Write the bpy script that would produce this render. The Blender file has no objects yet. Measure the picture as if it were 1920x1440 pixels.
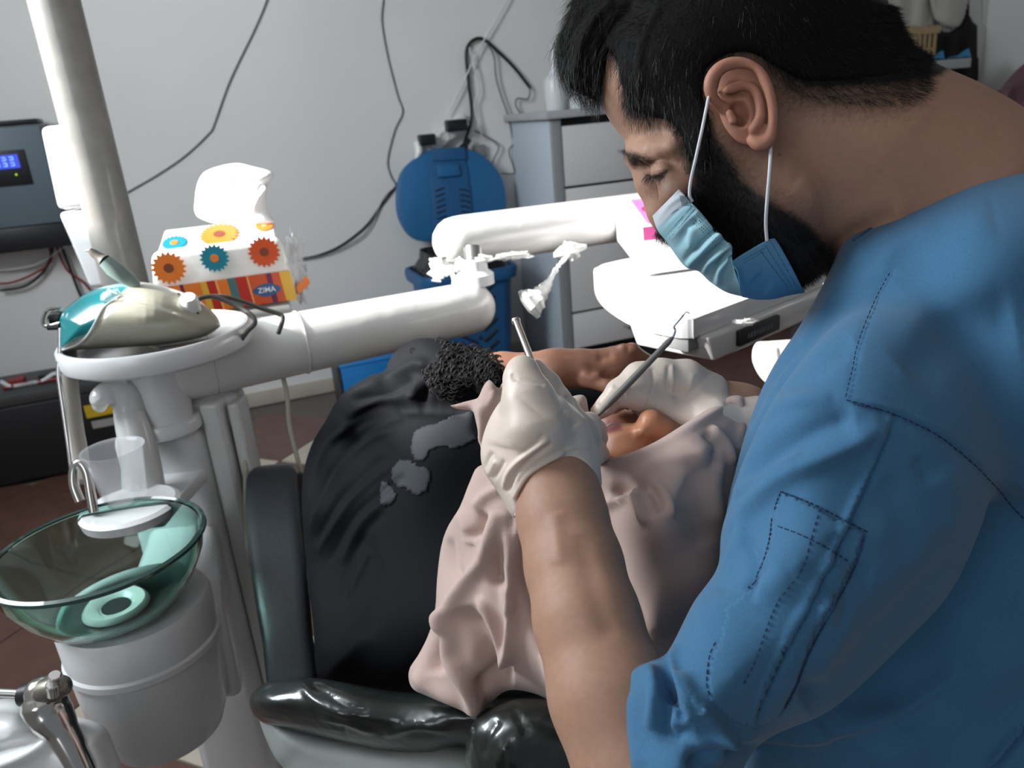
import bpy, bmesh, math, random
import numpy as np
from mathutils import Vector, Matrix

# ------------------------------------------------------------------ scene, camera, light, exposure
sc = bpy.context.scene
COL = sc.collection
random.seed(7); rng = np.random.default_rng(7)
f = 1450.0; H = 1.3; PITCH = math.radians(19.4); ROLL = math.radians(5.0)
FW = np.array([0, math.cos(PITCH), -math.sin(PITCH)])
_U0 = np.array([0, math.sin(PITCH), math.cos(PITCH)]); _R0 = np.array([1., 0, 0])
RT = _R0 * math.cos(ROLL) - _U0 * math.sin(ROLL)
UP = _U0 * math.cos(ROLL) + _R0 * math.sin(ROLL)
CP = np.array([0, 0, H])
cam_d = bpy.data.cameras.new('camera'); cam = bpy.data.objects.new('camera', cam_d); COL.objects.link(cam)
cam_d.sensor_width = 36; cam_d.lens = 36 * f / 1920; cam_d.clip_start = .02
cam.matrix_world = Matrix(((RT[0], UP[0], -FW[0], 0), (RT[1], UP[1], -FW[1], 0), (RT[2], UP[2], -FW[2], H), (0, 0, 0, 1)))
cam_d.dof.use_dof = True; cam_d.dof.focus_distance = .58; cam_d.dof.aperture_fstop = 11
sc.camera = cam
sc.view_settings.view_transform = 'Standard'; sc.view_settings.look = 'None'
sc.view_settings.gamma = 1; sc.view_settings.use_curve_mapping = False
sc.view_settings.exposure = -0.14
try:
    sc.cycles.max_bounces = 8; sc.cycles.transparent_max_bounces = 16; sc.cycles.caustics_refractive = False
    sc.cycles.caustics_reflective = False; sc.cycles.sample_clamp_indirect = 6
except Exception: pass
world = bpy.data.worlds.new('world'); sc.world = world; world.use_nodes = True
world.node_tree.nodes['Background'].inputs[0].default_value = (.80, .90, 1.0, 1)
world.node_tree.nodes['Background'].inputs[1].default_value = .23

ANG = math.radians(20)
E1 = np.array([math.cos(ANG), math.sin(ANG), 0]); E2 = np.array([-math.sin(ANG), math.cos(ANG), 0]); EZ = np.array([0, 0, 1.])
W0 = np.array([-1.10, 3.77, 0])
def RW(a, b, z): return W0 + E1 * a - E2 * b + EZ * z       # a along the back wall, b out into the room
LA = -1.75                                                   # the left wall's position along the back wall
def light(name, typ, loc, target, energy, color=(1, 1, 1), sx=1, sy=1, angle=None):
    d = bpy.data.lights.new(name, typ); d.energy = energy; d.color = color
    if typ == 'AREA': d.shape = 'RECTANGLE'; d.size = sx; d.size_y = sy
    if angle is not None: d.angle = math.radians(angle)
    o = bpy.data.objects.new(name, d); COL.objects.link(o); o.location = loc
    v = Vector(target) - Vector(loc); o.rotation_euler = v.to_track_quat('-Z', 'Y').to_euler()
    return o
SUN_EL = math.radians(27)
light('sun', 'SUN', (-6, -.5, 5), (-6 + math.cos(SUN_EL) * .967, -.5 + math.cos(SUN_EL) * .255, 5 - math.sin(SUN_EL)), 17.0, (1, .97, .93), angle=2.0)
wc = RW(LA - .02, 2.4, 2.25)
light('window_sky_light', 'AREA', wc, wc + E1 - EZ * .30, 104, (.86, .94, 1), 1.1, 1.2)
fill_c = RW(LA - .02, 4.7, 1.9)
light('window_sky_light_near', 'AREA', fill_c, fill_c + E1 * 1 - EZ * .2 + E2 * .5, 16, (.92, .96, 1), 1.2, 1.3)  # added fill lamp to brighten the scrubs, no known source there

# ------------------------------------------------------------------ pixel geometry
def ray(px, py): return FW + RT * ((px - 960) / f) - UP * ((py - 720) / f)
def C(px, py, z): return CP + ray(px, py) * z
def onZ(px, py, Z): r = ray(px, py); return CP + r * ((Z - H) / r[2])
def onW(px, py, off=0.0):
    r = ray(px, py); n = -E2; p0 = W0 - E2 * off
    return CP + r * (((p0 - CP) @ n) / (r @ n))
def cam2world(P):
    P = np.asarray(P, dtype=float); return CP + P[:, :1] * RT + P[:, 1:2] * UP + P[:, 2:3] * FW
def world2px(V):
    D = np.asarray(V) - CP; z = D @ FW; return 960 + f * (D @ RT) / z, 720 - f * (D @ UP) / z, z
def cat(pts, n=8, closed=False):
    P = [np.array(p, float) for p in pts]; N = len(P); out = []
    for i in range(N if closed else N - 1):
        g = (lambda j: P[j % N]) if closed else (lambda j: P[max(0, min(N - 1, j))])
        p0, p1, p2, p3 = g(i - 1), g(i), g(i + 1), g(i + 2)
        for k in range(n):
            t = k / n
            out.append(.5 * ((2 * p1) + (p2 - p0) * t + (2 * p0 - 5 * p1 + 4 * p2 - p3) * t * t + (3 * p1 - p0 - 3 * p2 + p3) * t ** 3))
    if not closed: out.append(P[-1])
    return np.array(out)

# ------------------------------------------------------------------ materials
def mat(name, col, rough=.5, metal=0, spec=.5, bump=None, sss=0, coat=0, noise=None, vcol=False, alpha=1, trans=0, ior=1.45, emit=None, emits=1, sheen=0):
    m = bpy.data.materials.new(name); m.use_nodes = True; nt = m.node_tree; b = nt.nodes['Principled BSDF']; L = nt.links
    c = (*col, 1) if len(col) == 3 else col
    b.inputs['Base Color'].default_value = c; b.inputs['Roughness'].default_value = rough
    b.inputs['Metallic'].default_value = metal; b.inputs['Specular IOR Level'].default_value = spec
    b.inputs['Coat Weight'].default_value = coat; b.inputs['Coat Roughness'].default_value = .08
    b.inputs['IOR'].default_value = ior; b.inputs['Transmission Weight'].default_value = trans; b.inputs['Alpha'].default_value = alpha
    b.inputs['Sheen Weight'].default_value = sheen
    if sss:
        b.inputs['Subsurface Weight'].default_value = sss; b.inputs['Subsurface Radius'].default_value = (1, .35, .2); b.inputs['Subsurface Scale'].default_value = .006
    if emit: b.inputs['Emission Color'].default_value = (*emit, 1); b.inputs['Emission Strength'].default_value = emits
    tc = nt.nodes.new('ShaderNodeTexCoord'); src = None
    if vcol:
        a = nt.nodes.new('ShaderNodeAttribute'); a.attribute_name = 'Col'; src = a.outputs['Color']; L.new(src, b.inputs['Base Color'])
    if noise:                       # (scale, amount)
        n = nt.nodes.new('ShaderNodeTexNoise'); n.inputs['Scale'].default_value = noise[0]; n.inputs['Detail'].default_value = 4
        L.new(tc.outputs['Object'], n.inputs['Vector'])
        mr = nt.nodes.new('ShaderNodeMapRange'); mr.inputs[1].default_value = .3; mr.inputs[2].default_value = .7
        mr.inputs[3].default_value = 1 - noise[1]; mr.inputs[4].default_value = 1 + noise[1] * .5
        L.new(n.outputs[0], mr.inputs[0])
        mx = nt.nodes.new('ShaderNodeVectorMath'); mx.operation = 'MULTIPLY'
        if src: L.new(src, mx.inputs[0])
        else: mx.inputs[0].default_value = c[:3]
        L.new(mr.outputs[0], mx.inputs[1]); L.new(mx.outputs[0], b.inputs['Base Color'])
    if bump:                        # (scale, strength, distance)
        n = nt.nodes.new('ShaderNodeTexNoise'); n.inputs['Scale'].default_value = bump[0]; n.inputs['Detail'].default_value = 3
        L.new(tc.outputs['Object'], n.inputs['Vector'])
        bp = nt.nodes.new('ShaderNodeBump'); bp.inputs['Strength'].default_value = bump[1]; bp.inputs['Distance'].default_value = bump[2]
        L.new(n.outputs[0], bp.inputs['Height']); L.new(bp.outputs[0], b.inputs['Normal'])
    return m
def srgb(r, g, b):
    q = lambda v: (v / 255 / 12.92) if v <= 10 else ((v / 255 + .055) / 1.055) ** 2.4
    return (q(r), q(g), q(b))
M = dict(
    wall=mat('wall_paint', (.78, .77, .75), .75, bump=(5, .25, .02), noise=(1.3, .05)),
    ceil=mat('ceiling_paint', (.7, .69, .67), .9),
    base=mat('baseboard_tile', (.50, .45, .38), .4, noise=(6, .1)),
    tile_d=mat('maroon_floor_tile', (.115, .055, .042), .35, noise=(12, .25)),
    tile_l=mat('cream_floor_tile', (.46, .40, .33), .35, noise=(9, .12)),
    grout=mat('grout', (.12, .10, .09), .8),
    white=mat('white_enamel', (.80, .80, .80), .28, coat=.4, noise=(4, .04)),
    offw=mat('off_white_enamel', (.70, .70, .68), .3, coat=.35, noise=(7, .06)),
    wrap=mat('white_enamel_under_film', (.78, .77, .74), .32, coat=.6, bump=(9, .35, .012), noise=(5, .05)),
    pole=mat('grey_pole_paint', (.27, .26, .24), .38, coat=.25, bump=(60, .15, .002), noise=(26, .14)),
    tray=mat('tray_plastic', (.80, .80, .80), .3, coat=.3, noise=(14, .06)),
    film=mat('clear_film', (.95, .95, .95), .08, alpha=.32, spec=.8),
    filmw=mat('crinkled_film', (.86, .86, .84), .12, alpha=.65, spec=.9, bump=(60, .8, .004)),
    cab=mat('cabinet_grey_laminate', (.74, .73, .72), .5, noise=(3, .03)),
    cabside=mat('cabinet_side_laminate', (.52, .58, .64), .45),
    cabtrim=mat('cabinet_grey_edge', (.30, .31, .32), .5),
    counter=mat('grey_countertop', (.42, .43, .44), .4, noise=(20, .06)),
    blk=mat('black_plastic', (.012, .012, .014), .4),
    blkgloss=mat('black_gloss', (.01, .01, .012), .15),
    gap=mat('dark_gap', (.02, .02, .022), .8),
    chrome=mat('chrome', (.62, .60, .57), .18, metal=1),
    steel=mat('dull_steel', (.36, .33, .29), .36, metal=1),
    steelb=mat('bright_steel', (.75, .74, .72), .22, metal=1),
    bin=mat('blue_plastic_bin', (.016, .105, .26), .45, noise=(4, .08)),
    bin2=mat('blue_plastic_lid', (.018, .135, .32), .42, noise=(4, .08)),
    bag=mat('black_bin_bag', (.008, .008, .009), .25, bump=(22, 1, .02)),
    bluebox=mat('bright_blue_card', (.01, .19, .52), .6),
    inv=mat('blue_grey_steel_case', (.115, .155, .18), .45, noise=(3, .05)),
    invside=mat('warm_grey_case', (.33, .31, .29), .5),
    invdark=mat('dark_grey_trim', (.05, .05, .05), .5),
    lcd=mat('blue_lcd', (.02, .03, .2), .3, emit=(.06, .10, .95), emits=.8),
    lcdw=mat('lcd_digits', (.3, .6, .9), .3, emit=(.35, .65, 1.0), emits=.9),
    led=mat('green_led', (.3, .6, .02), .3, emit=(.5, .8, .05), emits=1),
    cable=mat('grey_cable', (.16, .16, .17), .5), cableb=mat('black_cable', (.012, .012, .014), .45),
    cablew=mat('white_cable', (.72, .72, .72), .45), cabler=mat('red_cable', (.25, .02, .02), .45),
    hose=mat('taupe_hose', (.33, .30, .26), .45), cream=mat('cream_plastic', (.50, .48, .38), .3, coat=.4),
    teal=mat('teal_plastic', (.006, .19, .21), .22, coat=.5), tealh=mat('grey_green_grip', (.22, .29, .27), .5),
    grip=mat('grey_grip', (.13, .12, .105), .5),
    yellow=mat('yellow_label', (.55, .36, .01), .6), paper=mat('white_paper', (.86, .86, .85), .8, bump=(30, .3, .003)),
    pack=mat('white_tissue_pack', (.84, .82, .79), .3, coat=.4, bump=(14, .3, .004)), tissue=mat('tissue_paper', (.9, .9, .9), .9, bump=(25, .3, .004)),
    orange=mat('print_orange', (.80, .20, .025), .35), orange2=mat('print_deep_orange', (.62, .085, .02), .35), peach=mat('print_peach', (.85, .38, .14), .35),
    red=mat('print_red', (.50, .03, .015), .35), yell=mat('print_yellow', (.75, .42, .04), .35), purp=mat('print_purple', (.16, .01, .07), .35),
    tealp=mat('print_teal', (.01, .22, .30), .35), tealg=mat('print_grey_teal', (.07, .17, .17), .35), blue=mat('print_blue', (.03, .10, .24), .35),
    brown=mat('print_brown', (.20, .05, .02), .4), pink=mat('pink_card', (.80, .12, .38), .45, noise=(20, .05)), pinkl=mat('pale_pink_card', (.80, .16, .40), .5),
    box=mat('white_card', (.82, .80, .82), .5), slot=mat('slot_dark_pink', (.45, .02, .10), .6),
    armrest=mat('dark_grey_vinyl', (.040, .047, .055), .42, bump=(140, .2, .002)),
    vinyl=mat('black_vinyl_under_film', (.012, .017, .015), .32, coat=.7, bump=(13, .9, .012)),
    vinyl2=mat('black_vinyl', (.014, .014, .015), .35, bump=(60, .2, .003)),
    shell=mat('chair_shell', (.36, .39, .37), .45, noise=(10, .25)),
    skin=mat('skin', (.45, .26, .18), .52, spec=.32, sss=.12, vcol=True, noise=(220, .07), bump=(900, .12, .0005)),
    pskin=mat('patient_skin', (.50, .24, .15), .42, sss=.12, vcol=True, bump=(260, .2, .001), noise=(60, .08)),
    hair=mat('black_hair', (.0045, .0038, .0035), .32, spec=.5), hairbase=mat('hair_mass', (.0035, .003, .0028), .8, spec=.2, bump=(500, .5, .001)),
    glove=mat('latex_glove', (.66, .55, .47), .42, sss=.10, bump=(70, .12, .002), noise=(30, .03)),
    scrub=mat('blue_scrub_cotton', (.050, .145, .262), .85, spec=.2, bump=(1500, .2, .0004), noise=(700, .10), sheen=.15),
    stitch=mat('navy_thread', (.006, .02, .07), .8), seam=mat('seam_blue', (.02, .075, .17), .85),
    maskb=mat('mask_blue', (.19, .45, .58), .8, spec=.2, vcol=True, bump=(500, .15, .0006)), maskloop=mat('white_elastic', (.62, .62, .63), .8),
    dot=mat('embossed_dot', (.05, .13, .18), .9), hijab=mat('pink_beige_cloth', (.50, .36, .315), .75, sheen=.3, spec=.25, bump=(900, .1, .0004)),
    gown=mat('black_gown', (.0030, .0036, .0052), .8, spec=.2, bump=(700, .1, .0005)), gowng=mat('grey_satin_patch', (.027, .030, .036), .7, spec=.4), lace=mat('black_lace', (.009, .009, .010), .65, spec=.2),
    glass=mat('green_glass', (.52, .86, .76), .03, trans=1, ior=1.45), glassrim=mat('dark_green_glass_rim', (.02, .06, .05), .06, coat=.6),
    clear=mat('clear_plastic_cup', (.97, .98, 1), .04, alpha=.22, spec=.9), bowlin=mat('white_china', (.72, .74, .70), .25, coat=.4),
    maroon=mat('maroon_fabric', (.055, .022, .030), .85), basket=mat('beige_plastic', (.45, .32, .16), .5), black=mat('black_cloth', (.008, .008, .009), .9),
    shirt=mat('white_shirt_cloth', (.52, .50, .46), .9, bump=(12, .5, .01)), bluesheet=mat('blue_sheet', (.02, .28, .55), .6),
    bottle=mat('milky_plastic', (.68, .70, .72), .3), grey=mat('grey_plastic', (.22, .22, .22), .5), wframe=mat('window_frame_paint', (.7, .7, .7), .5),
    leather=mat('far_collar', (.09, .12, .17), .8), dark=mat('hidden_dark', (.02, .02, .02), .8),
)

# ------------------------------------------------------------------ object building
WL = {}
def empty(name, loc, label=None, catg=None, group=None):
    o = bpy.data.objects.new(name, None); COL.objects.link(o); o.location = Vector(loc); o.empty_display_size = .05
    WL[o.name] = np.array(loc, float)
    return tag(o, label, catg, group)
def tag(o, label=None, catg=None, group=None, kind=None):
    if label: o['label'] = label
    if catg: o['category'] = catg
    if group: o['group'] = group
    if kind: o['kind'] = kind
    return o
def sharp(me, deg=38):
    bm = bmesh.new(); bm.from_mesh(me); th = math.radians(deg)
    for e in bm.edges:
        if len(e.link_faces) == 2 and e.calc_face_angle(0) > th: e.smooth = False
    bm.to_mesh(me); bm.free()
def mesh_obj(name, geo, m, parent=None, smooth=True, cols=None, loc=None, sh=True, fmat=None):
    V, F = geo[0], geo[1]
    V = np.asarray(V, dtype=float).reshape(-1, 3)
    if loc is None: loc = np.array([(V[:, 0].min() + V[:, 0].max()) / 2, (V[:, 1].min() + V[:, 1].max()) / 2, V[:, 2].min()])
    me = bpy.data.meshes.new(name)
    A = V - loc
    if isinstance(F, np.ndarray):
        nf, k = F.shape; me.vertices.add(len(A)); me.vertices.foreach_set('co', A.astype(np.float32).ravel())
        me.loops.add(nf * k); me.loops.foreach_set('vertex_index', F.astype(np.int32).ravel())
        me.polygons.add(nf); me.polygons.foreach_set('loop_start', np.arange(0, nf * k, k, dtype=np.int32))
        me.update(calc_edges=True); me.validate()
    else:
        me.from_pydata([tuple(v) for v in A], [], F); me.update()
    for mm in (m if isinstance(m, list) else [m]): me.materials.append(mm)
    if fmat is not None: me.polygons.foreach_set('material_index', np.asarray(fmat, np.int32))
    if smooth:
        me.polygons.foreach_set('use_smooth', np.ones(len(me.polygons), bool))
        if sh and len(me.polygons) < 20000: sharp(me)
    if cols is not None:
        a = me.color_attributes.new('Col', 'FLOAT_COLOR', 'POINT')
        cc = np.ones((len(A), 4), np.float32); cc[:, :3] = cols; a.data.foreach_set('color', cc.ravel())
    o = bpy.data.objects.new(name, me); COL.objects.link(o)
    WL[o.name] = np.array(loc, float)
    if parent is not None: o.parent = parent; o.location = Vector(loc - WL[parent.name])
    else: o.location = Vector(loc)
    return o
def join(gs):
    V = []; F = []; n = 0
    for v, fc in gs:
        v = np.asarray(v, float).reshape(-1, 3); V.append(v); F += [tuple(int(i) + n for i in q) for q in fc]; n += len(v)
    return np.concatenate(V), F
def from_bm(bm):
    bm.verts.ensure_lookup_table(); V = np.array([v.co[:] for v in bm.verts]); F = [tuple(v.index for v in p.verts) for p in bm.faces]; bm.free(); return V, F
def bev(geo, r, seg=2):
    bm = bmesh.new(); vs = [bm.verts.new(v) for v in geo[0]]
    for q in geo[1]:
        try: bm.faces.new([vs[i] for i in q])
        except ValueError: pass
    bmesh.ops.recalc_face_normals(bm, faces=bm.faces)
    if r > 0: bmesh.ops.bevel(bm, geom=[e for e in bm.edges if e.calc_face_angle(0) > .35], offset=r, segments=seg, affect='EDGES', profile=.5, clamp_overlap=True)
    bm.verts.index_update(); return from_bm(bm)
def hexa(b4, t4, r=0, seg=2):
    V = np.array(list(b4) + list(t4), float)
    F = [(3, 2, 1, 0), (4, 5, 6, 7), (0, 1, 5, 4), (1, 2, 6, 5), (2, 3, 7, 6), (3, 0, 4, 7)]
    return bev((V, F), r, seg)
def boxr(a0, a1, b0, b1, z0, z1, r=0, seg=2):      # box in the room's own axes
    b4 = [RW(a0, b0, z0), RW(a1, b0, z0), RW(a1, b1, z0), RW(a0, b1, z0)]
    t4 = [p + EZ * (z1 - z0) for p in b4]
    return hexa(b4, t4, r, seg)
def obox(c, ax, ay, az, r=0, seg=2):                # centre and three half-axis vectors
    c, ax, ay, az = (np.array(q, float) for q in (c, ax, ay, az))
    b4 = [c - ax - ay - az, c + ax - ay - az, c + ax + ay - az, c - ax + ay - az]
    return hexa(b4, [p + 2 * az for p in b4], r, seg)
def prism(poly, off, r=0, seg=2):
    n = len(poly); P = np.array(poly, float); V = np.concatenate([P, P + np.array(off)])
    F = [tuple(range(n))[::-1], tuple(range(n, 2 * n))] + [(i, (i + 1) % n, (i + 1) % n + n, i + n) for i in range(n)]
    return bev((V, F), r, seg)
def frames(P):
    P = np.asarray(P, float); T = np.gradient(P, axis=0); T /= np.linalg.norm(T, axis=1)[:, None] + 1e-12
    a = np.array([0, 0, 1.]) if abs(T[0][2]) < .9 else np.array([1., 0, 0])
    N = np.cross(T[0], a); N /= np.linalg.norm(N); Ns = []
    for t in T:
        N = N - t * (N @ t); N /= np.linalg.norm(N) + 1e-12; Ns.append(N.copy())
    Ns = np.array(Ns); return T, Ns, np.cross(T, Ns)
def tube(P, r, n=12, caps=True, rnd=False, sec=None):
    P = np.asarray(P, float); r = np.broadcast_to(np.asarray(r, float), (len(P),)).copy()
    if rnd:                          # rounded ends
        def capd(p, t, rr, s):
            k = [.98, .87, .64, .35] if s < 0 else [.35, .64, .87, .98]
            return [p + t * s * rr * kk for kk in k], [rr * math.sqrt(1 - kk * kk) for kk in k]
        t0 = (P[1] - P[0]) / np.linalg.norm(P[1] - P[0]); t1 = (P[-1] - P[-2]) / np.linalg.norm(P[-1] - P[-2])
        a, ra = capd(P[0], t0, r[0], -1); b, rb = capd(P[-1], t1, r[-1], 1)
        P = np.concatenate([a, P, b]); r = np.concatenate([ra, r, rb])
    T, N, B = frames(P); V = []
    an = np.arange(n) * 2 * math.pi / n
    for i in range(len(P)):
        for k in range(n):
            if sec is None: u, v = math.cos(an[k]), math.sin(an[k])
            else: u, v = sec[k % len(sec)]
            V.append(P[i] + r[i] * (N[i] * u + B[i] * v))
    F = [(i * n + k, i * n + (k + 1) % n, (i + 1) * n + (k + 1) % n, (i + 1) * n + k) for i in range(len(P) - 1) for k in range(n)]
    if caps: F += [tuple(range(n))[::-1], tuple(range((len(P) - 1) * n, len(P) * n))]
    return np.array(V), F
def cyl(p0, p1, r, n=32, r1=None): return tube([p0, p1], [r, r if r1 is None else r1], n)
def lathe(c, prof, n=48, ax=EZ, sy=1.0, u=None):
    ax = np.array(ax, float) / np.linalg.norm(ax)
    if u is None: u = np.array([1., 0, 0]) if abs(ax[0]) < .9 else np.array([0, 1., 0])
    u = u - ax * (u @ ax); u /= np.linalg.norm(u); w = np.cross(ax, u); V = []; c = np.array(c, float)
    for (r, h) in prof:
        for k in range(n):
            t = 2 * math.pi * k / n; V.append(c + ax * h + max(r, 1e-5) * (u * math.cos(t) + w * sy * math.sin(t)))
    m = len(prof)
    F = [(i * n + k, i * n + (k + 1) % n, (i + 1) * n + (k + 1) % n, (i + 1) * n + k) for i in range(m - 1) for k in range(n)]
    return np.array(V), F
def ball(c, r, n=16):
    r = np.broadcast_to(r, (3,)); V, F = lathe((0, 0, 0), [(math.sin(math.pi * i / n), -math.cos(math.pi * i / n)) for i in range(n + 1)], n * 2)
    return V * r + np.array(c), F
def text_obj(name, s, c, right, up, size, m, parent, off=.0008):
    cu = bpy.data.curves.new(name, 'FONT'); cu.body = s; cu.size = 1; cu.align_x = 'CENTER'; cu.align_y = 'CENTER'; cu.extrude = .01; cu.offset = .012
    t = bpy.data.objects.new(name, cu); COL.objects.link(t); dg = bpy.context.evaluated_depsgraph_get(); dg.update()
    me = t.evaluated_get(dg).to_mesh(); V = np.array([v.co[:] for v in me.vertices]); F = [tuple(p.vertices) for p in me.polygons]
    bpy.data.objects.remove(t); nrm = np.cross(right, up); nrm = nrm / np.linalg.norm(nrm)
    V = np.array(c) + V[:, :1] * np.array(right) * size + V[:, 1:2] * np.array(up) * size + (V[:, 2:3] * .1 * size + off) * nrm
    return mesh_obj(name, (V, F), m, parent, smooth=False)

# ------------------------------------------------------------------ pixel rasters used to sculpt relief on near figures
class PM:
    def __init__(s, x0, y0, x1, y1, res=4):
        s.x0, s.y0, s.res = x0, y0, res; s.nx = int((x1 - x0) / res) + 2; s.ny = int((y1 - y0) / res) + 2
        s.X, s.Y = np.meshgrid(x0 + np.arange(s.nx) * res, y0 + np.arange(s.ny) * res); s.A = np.zeros_like(s.X, dtype=np.float32)
    def at(s, px, py):
        u = np.clip((px - s.x0) / s.res, 0, s.nx - 1.001); v = np.clip((py - s.y0) / s.res, 0, s.ny - 1.001)
        i = u.astype(np.int32); j = v.astype(np.int32); a = u - i; b = v - j; A = s.A
        return (A[j, i] * (1 - a) + A[j, i + 1] * a) * (1 - b) + (A[j + 1, i] * (1 - a) + A[j + 1, i + 1] * a) * b
def segd(X, Y, a, b):
    dx, dy = b[0] - a[0], b[1] - a[1]; t = np.clip(((X - a[0]) * dx + (Y - a[1]) * dy) / (dx * dx + dy * dy + 1e-9), 0, 1)
    return np.hypot(X - a[0] - t * dx, Y - a[1] - t * dy), t
def poly_sdf(pm, poly, smooth=True, n=5):
    P = cat(poly, n, True) if smooth else np.array(poly, float)
    D = np.full(pm.X.shape, 1e9); ins = np.zeros(pm.X.shape, bool); N = len(P)
    for i in range(N):
        a, b = P[i], P[(i + 1) % N]; d, _ = segd(pm.X, pm.Y, a, b); D = np.minimum(D, d)
        c = ((a[1] > pm.Y) != (b[1] > pm.Y)); xx = a[0] + (pm.Y - a[1]) * (b[0] - a[0]) / (b[1] - a[1] + 1e-12); ins ^= c & (pm.X < xx)
    pm.A = np.where(ins, -D, D).astype(np.float32); return pm
def idw(pm, ctrl, pw=2.2):
    W = 0; S = 0
    for (x, y, v) in ctrl:
        w = 1 / ((pm.X - x) ** 2 + (pm.Y - y) ** 2 + 900.) ** (pw / 2); W = W + w; S = S + w * v
    pm.A = (S / W).astype(np.float32); return pm
def strokes(pm, items):
    for it in items:
        pts, w, amp = it[0], it[1], it[2]; kind = it[3] if len(it) > 3 else 'g'
        P = cat(pts, 6); lo = P.min(0) - 3 * w; hi = P.max(0) + 3 * w
        i0 = max(0, int((lo[0] - pm.x0) / pm.res)); i1 = min(pm.nx, int((hi[0] - pm.x0) / pm.res) + 1)
        j0 = max(0, int((lo[1] - pm.y0) / pm.res)); j1 = min(pm.ny, int((hi[1] - pm.y0) / pm.res) + 1)
        if i1 <= i0 or j1 <= j0: continue
        X = pm.X[j0:j1, i0:i1]; Y = pm.Y[j0:j1, i0:i1]; D = np.full(X.shape, 1e9); S = np.zeros(X.shape); TT = np.zeros(X.shape); N = len(P) - 1
        for k in range(N):
            d, t = segd(X, Y, P[k], P[k + 1]); m_ = d < D; D = np.where(m_, d, D); TT = np.where(m_, (k + t) / N, TT)
            cr = (P[k + 1][0] - P[k][0]) * (Y - P[k][1]) - (P[k + 1][1] - P[k][1]) * (X - P[k][0]); S = np.where(m_, np.sign(cr), S)
        fade = np.clip(np.minimum(TT, 1 - TT) * 6, 0, 1) ** .6
        if kind == 'g': v = np.exp(-(D / w) ** 2)
        else: v = S * (D / w) * np.exp(-(D / w) ** 2) * 2.3       # 's': raised on the right hand of the stroke, sunk on the left
        pm.A[j0:j1, i0:i1] += (amp * v * fade).astype(np.float32)
    return pm

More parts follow.
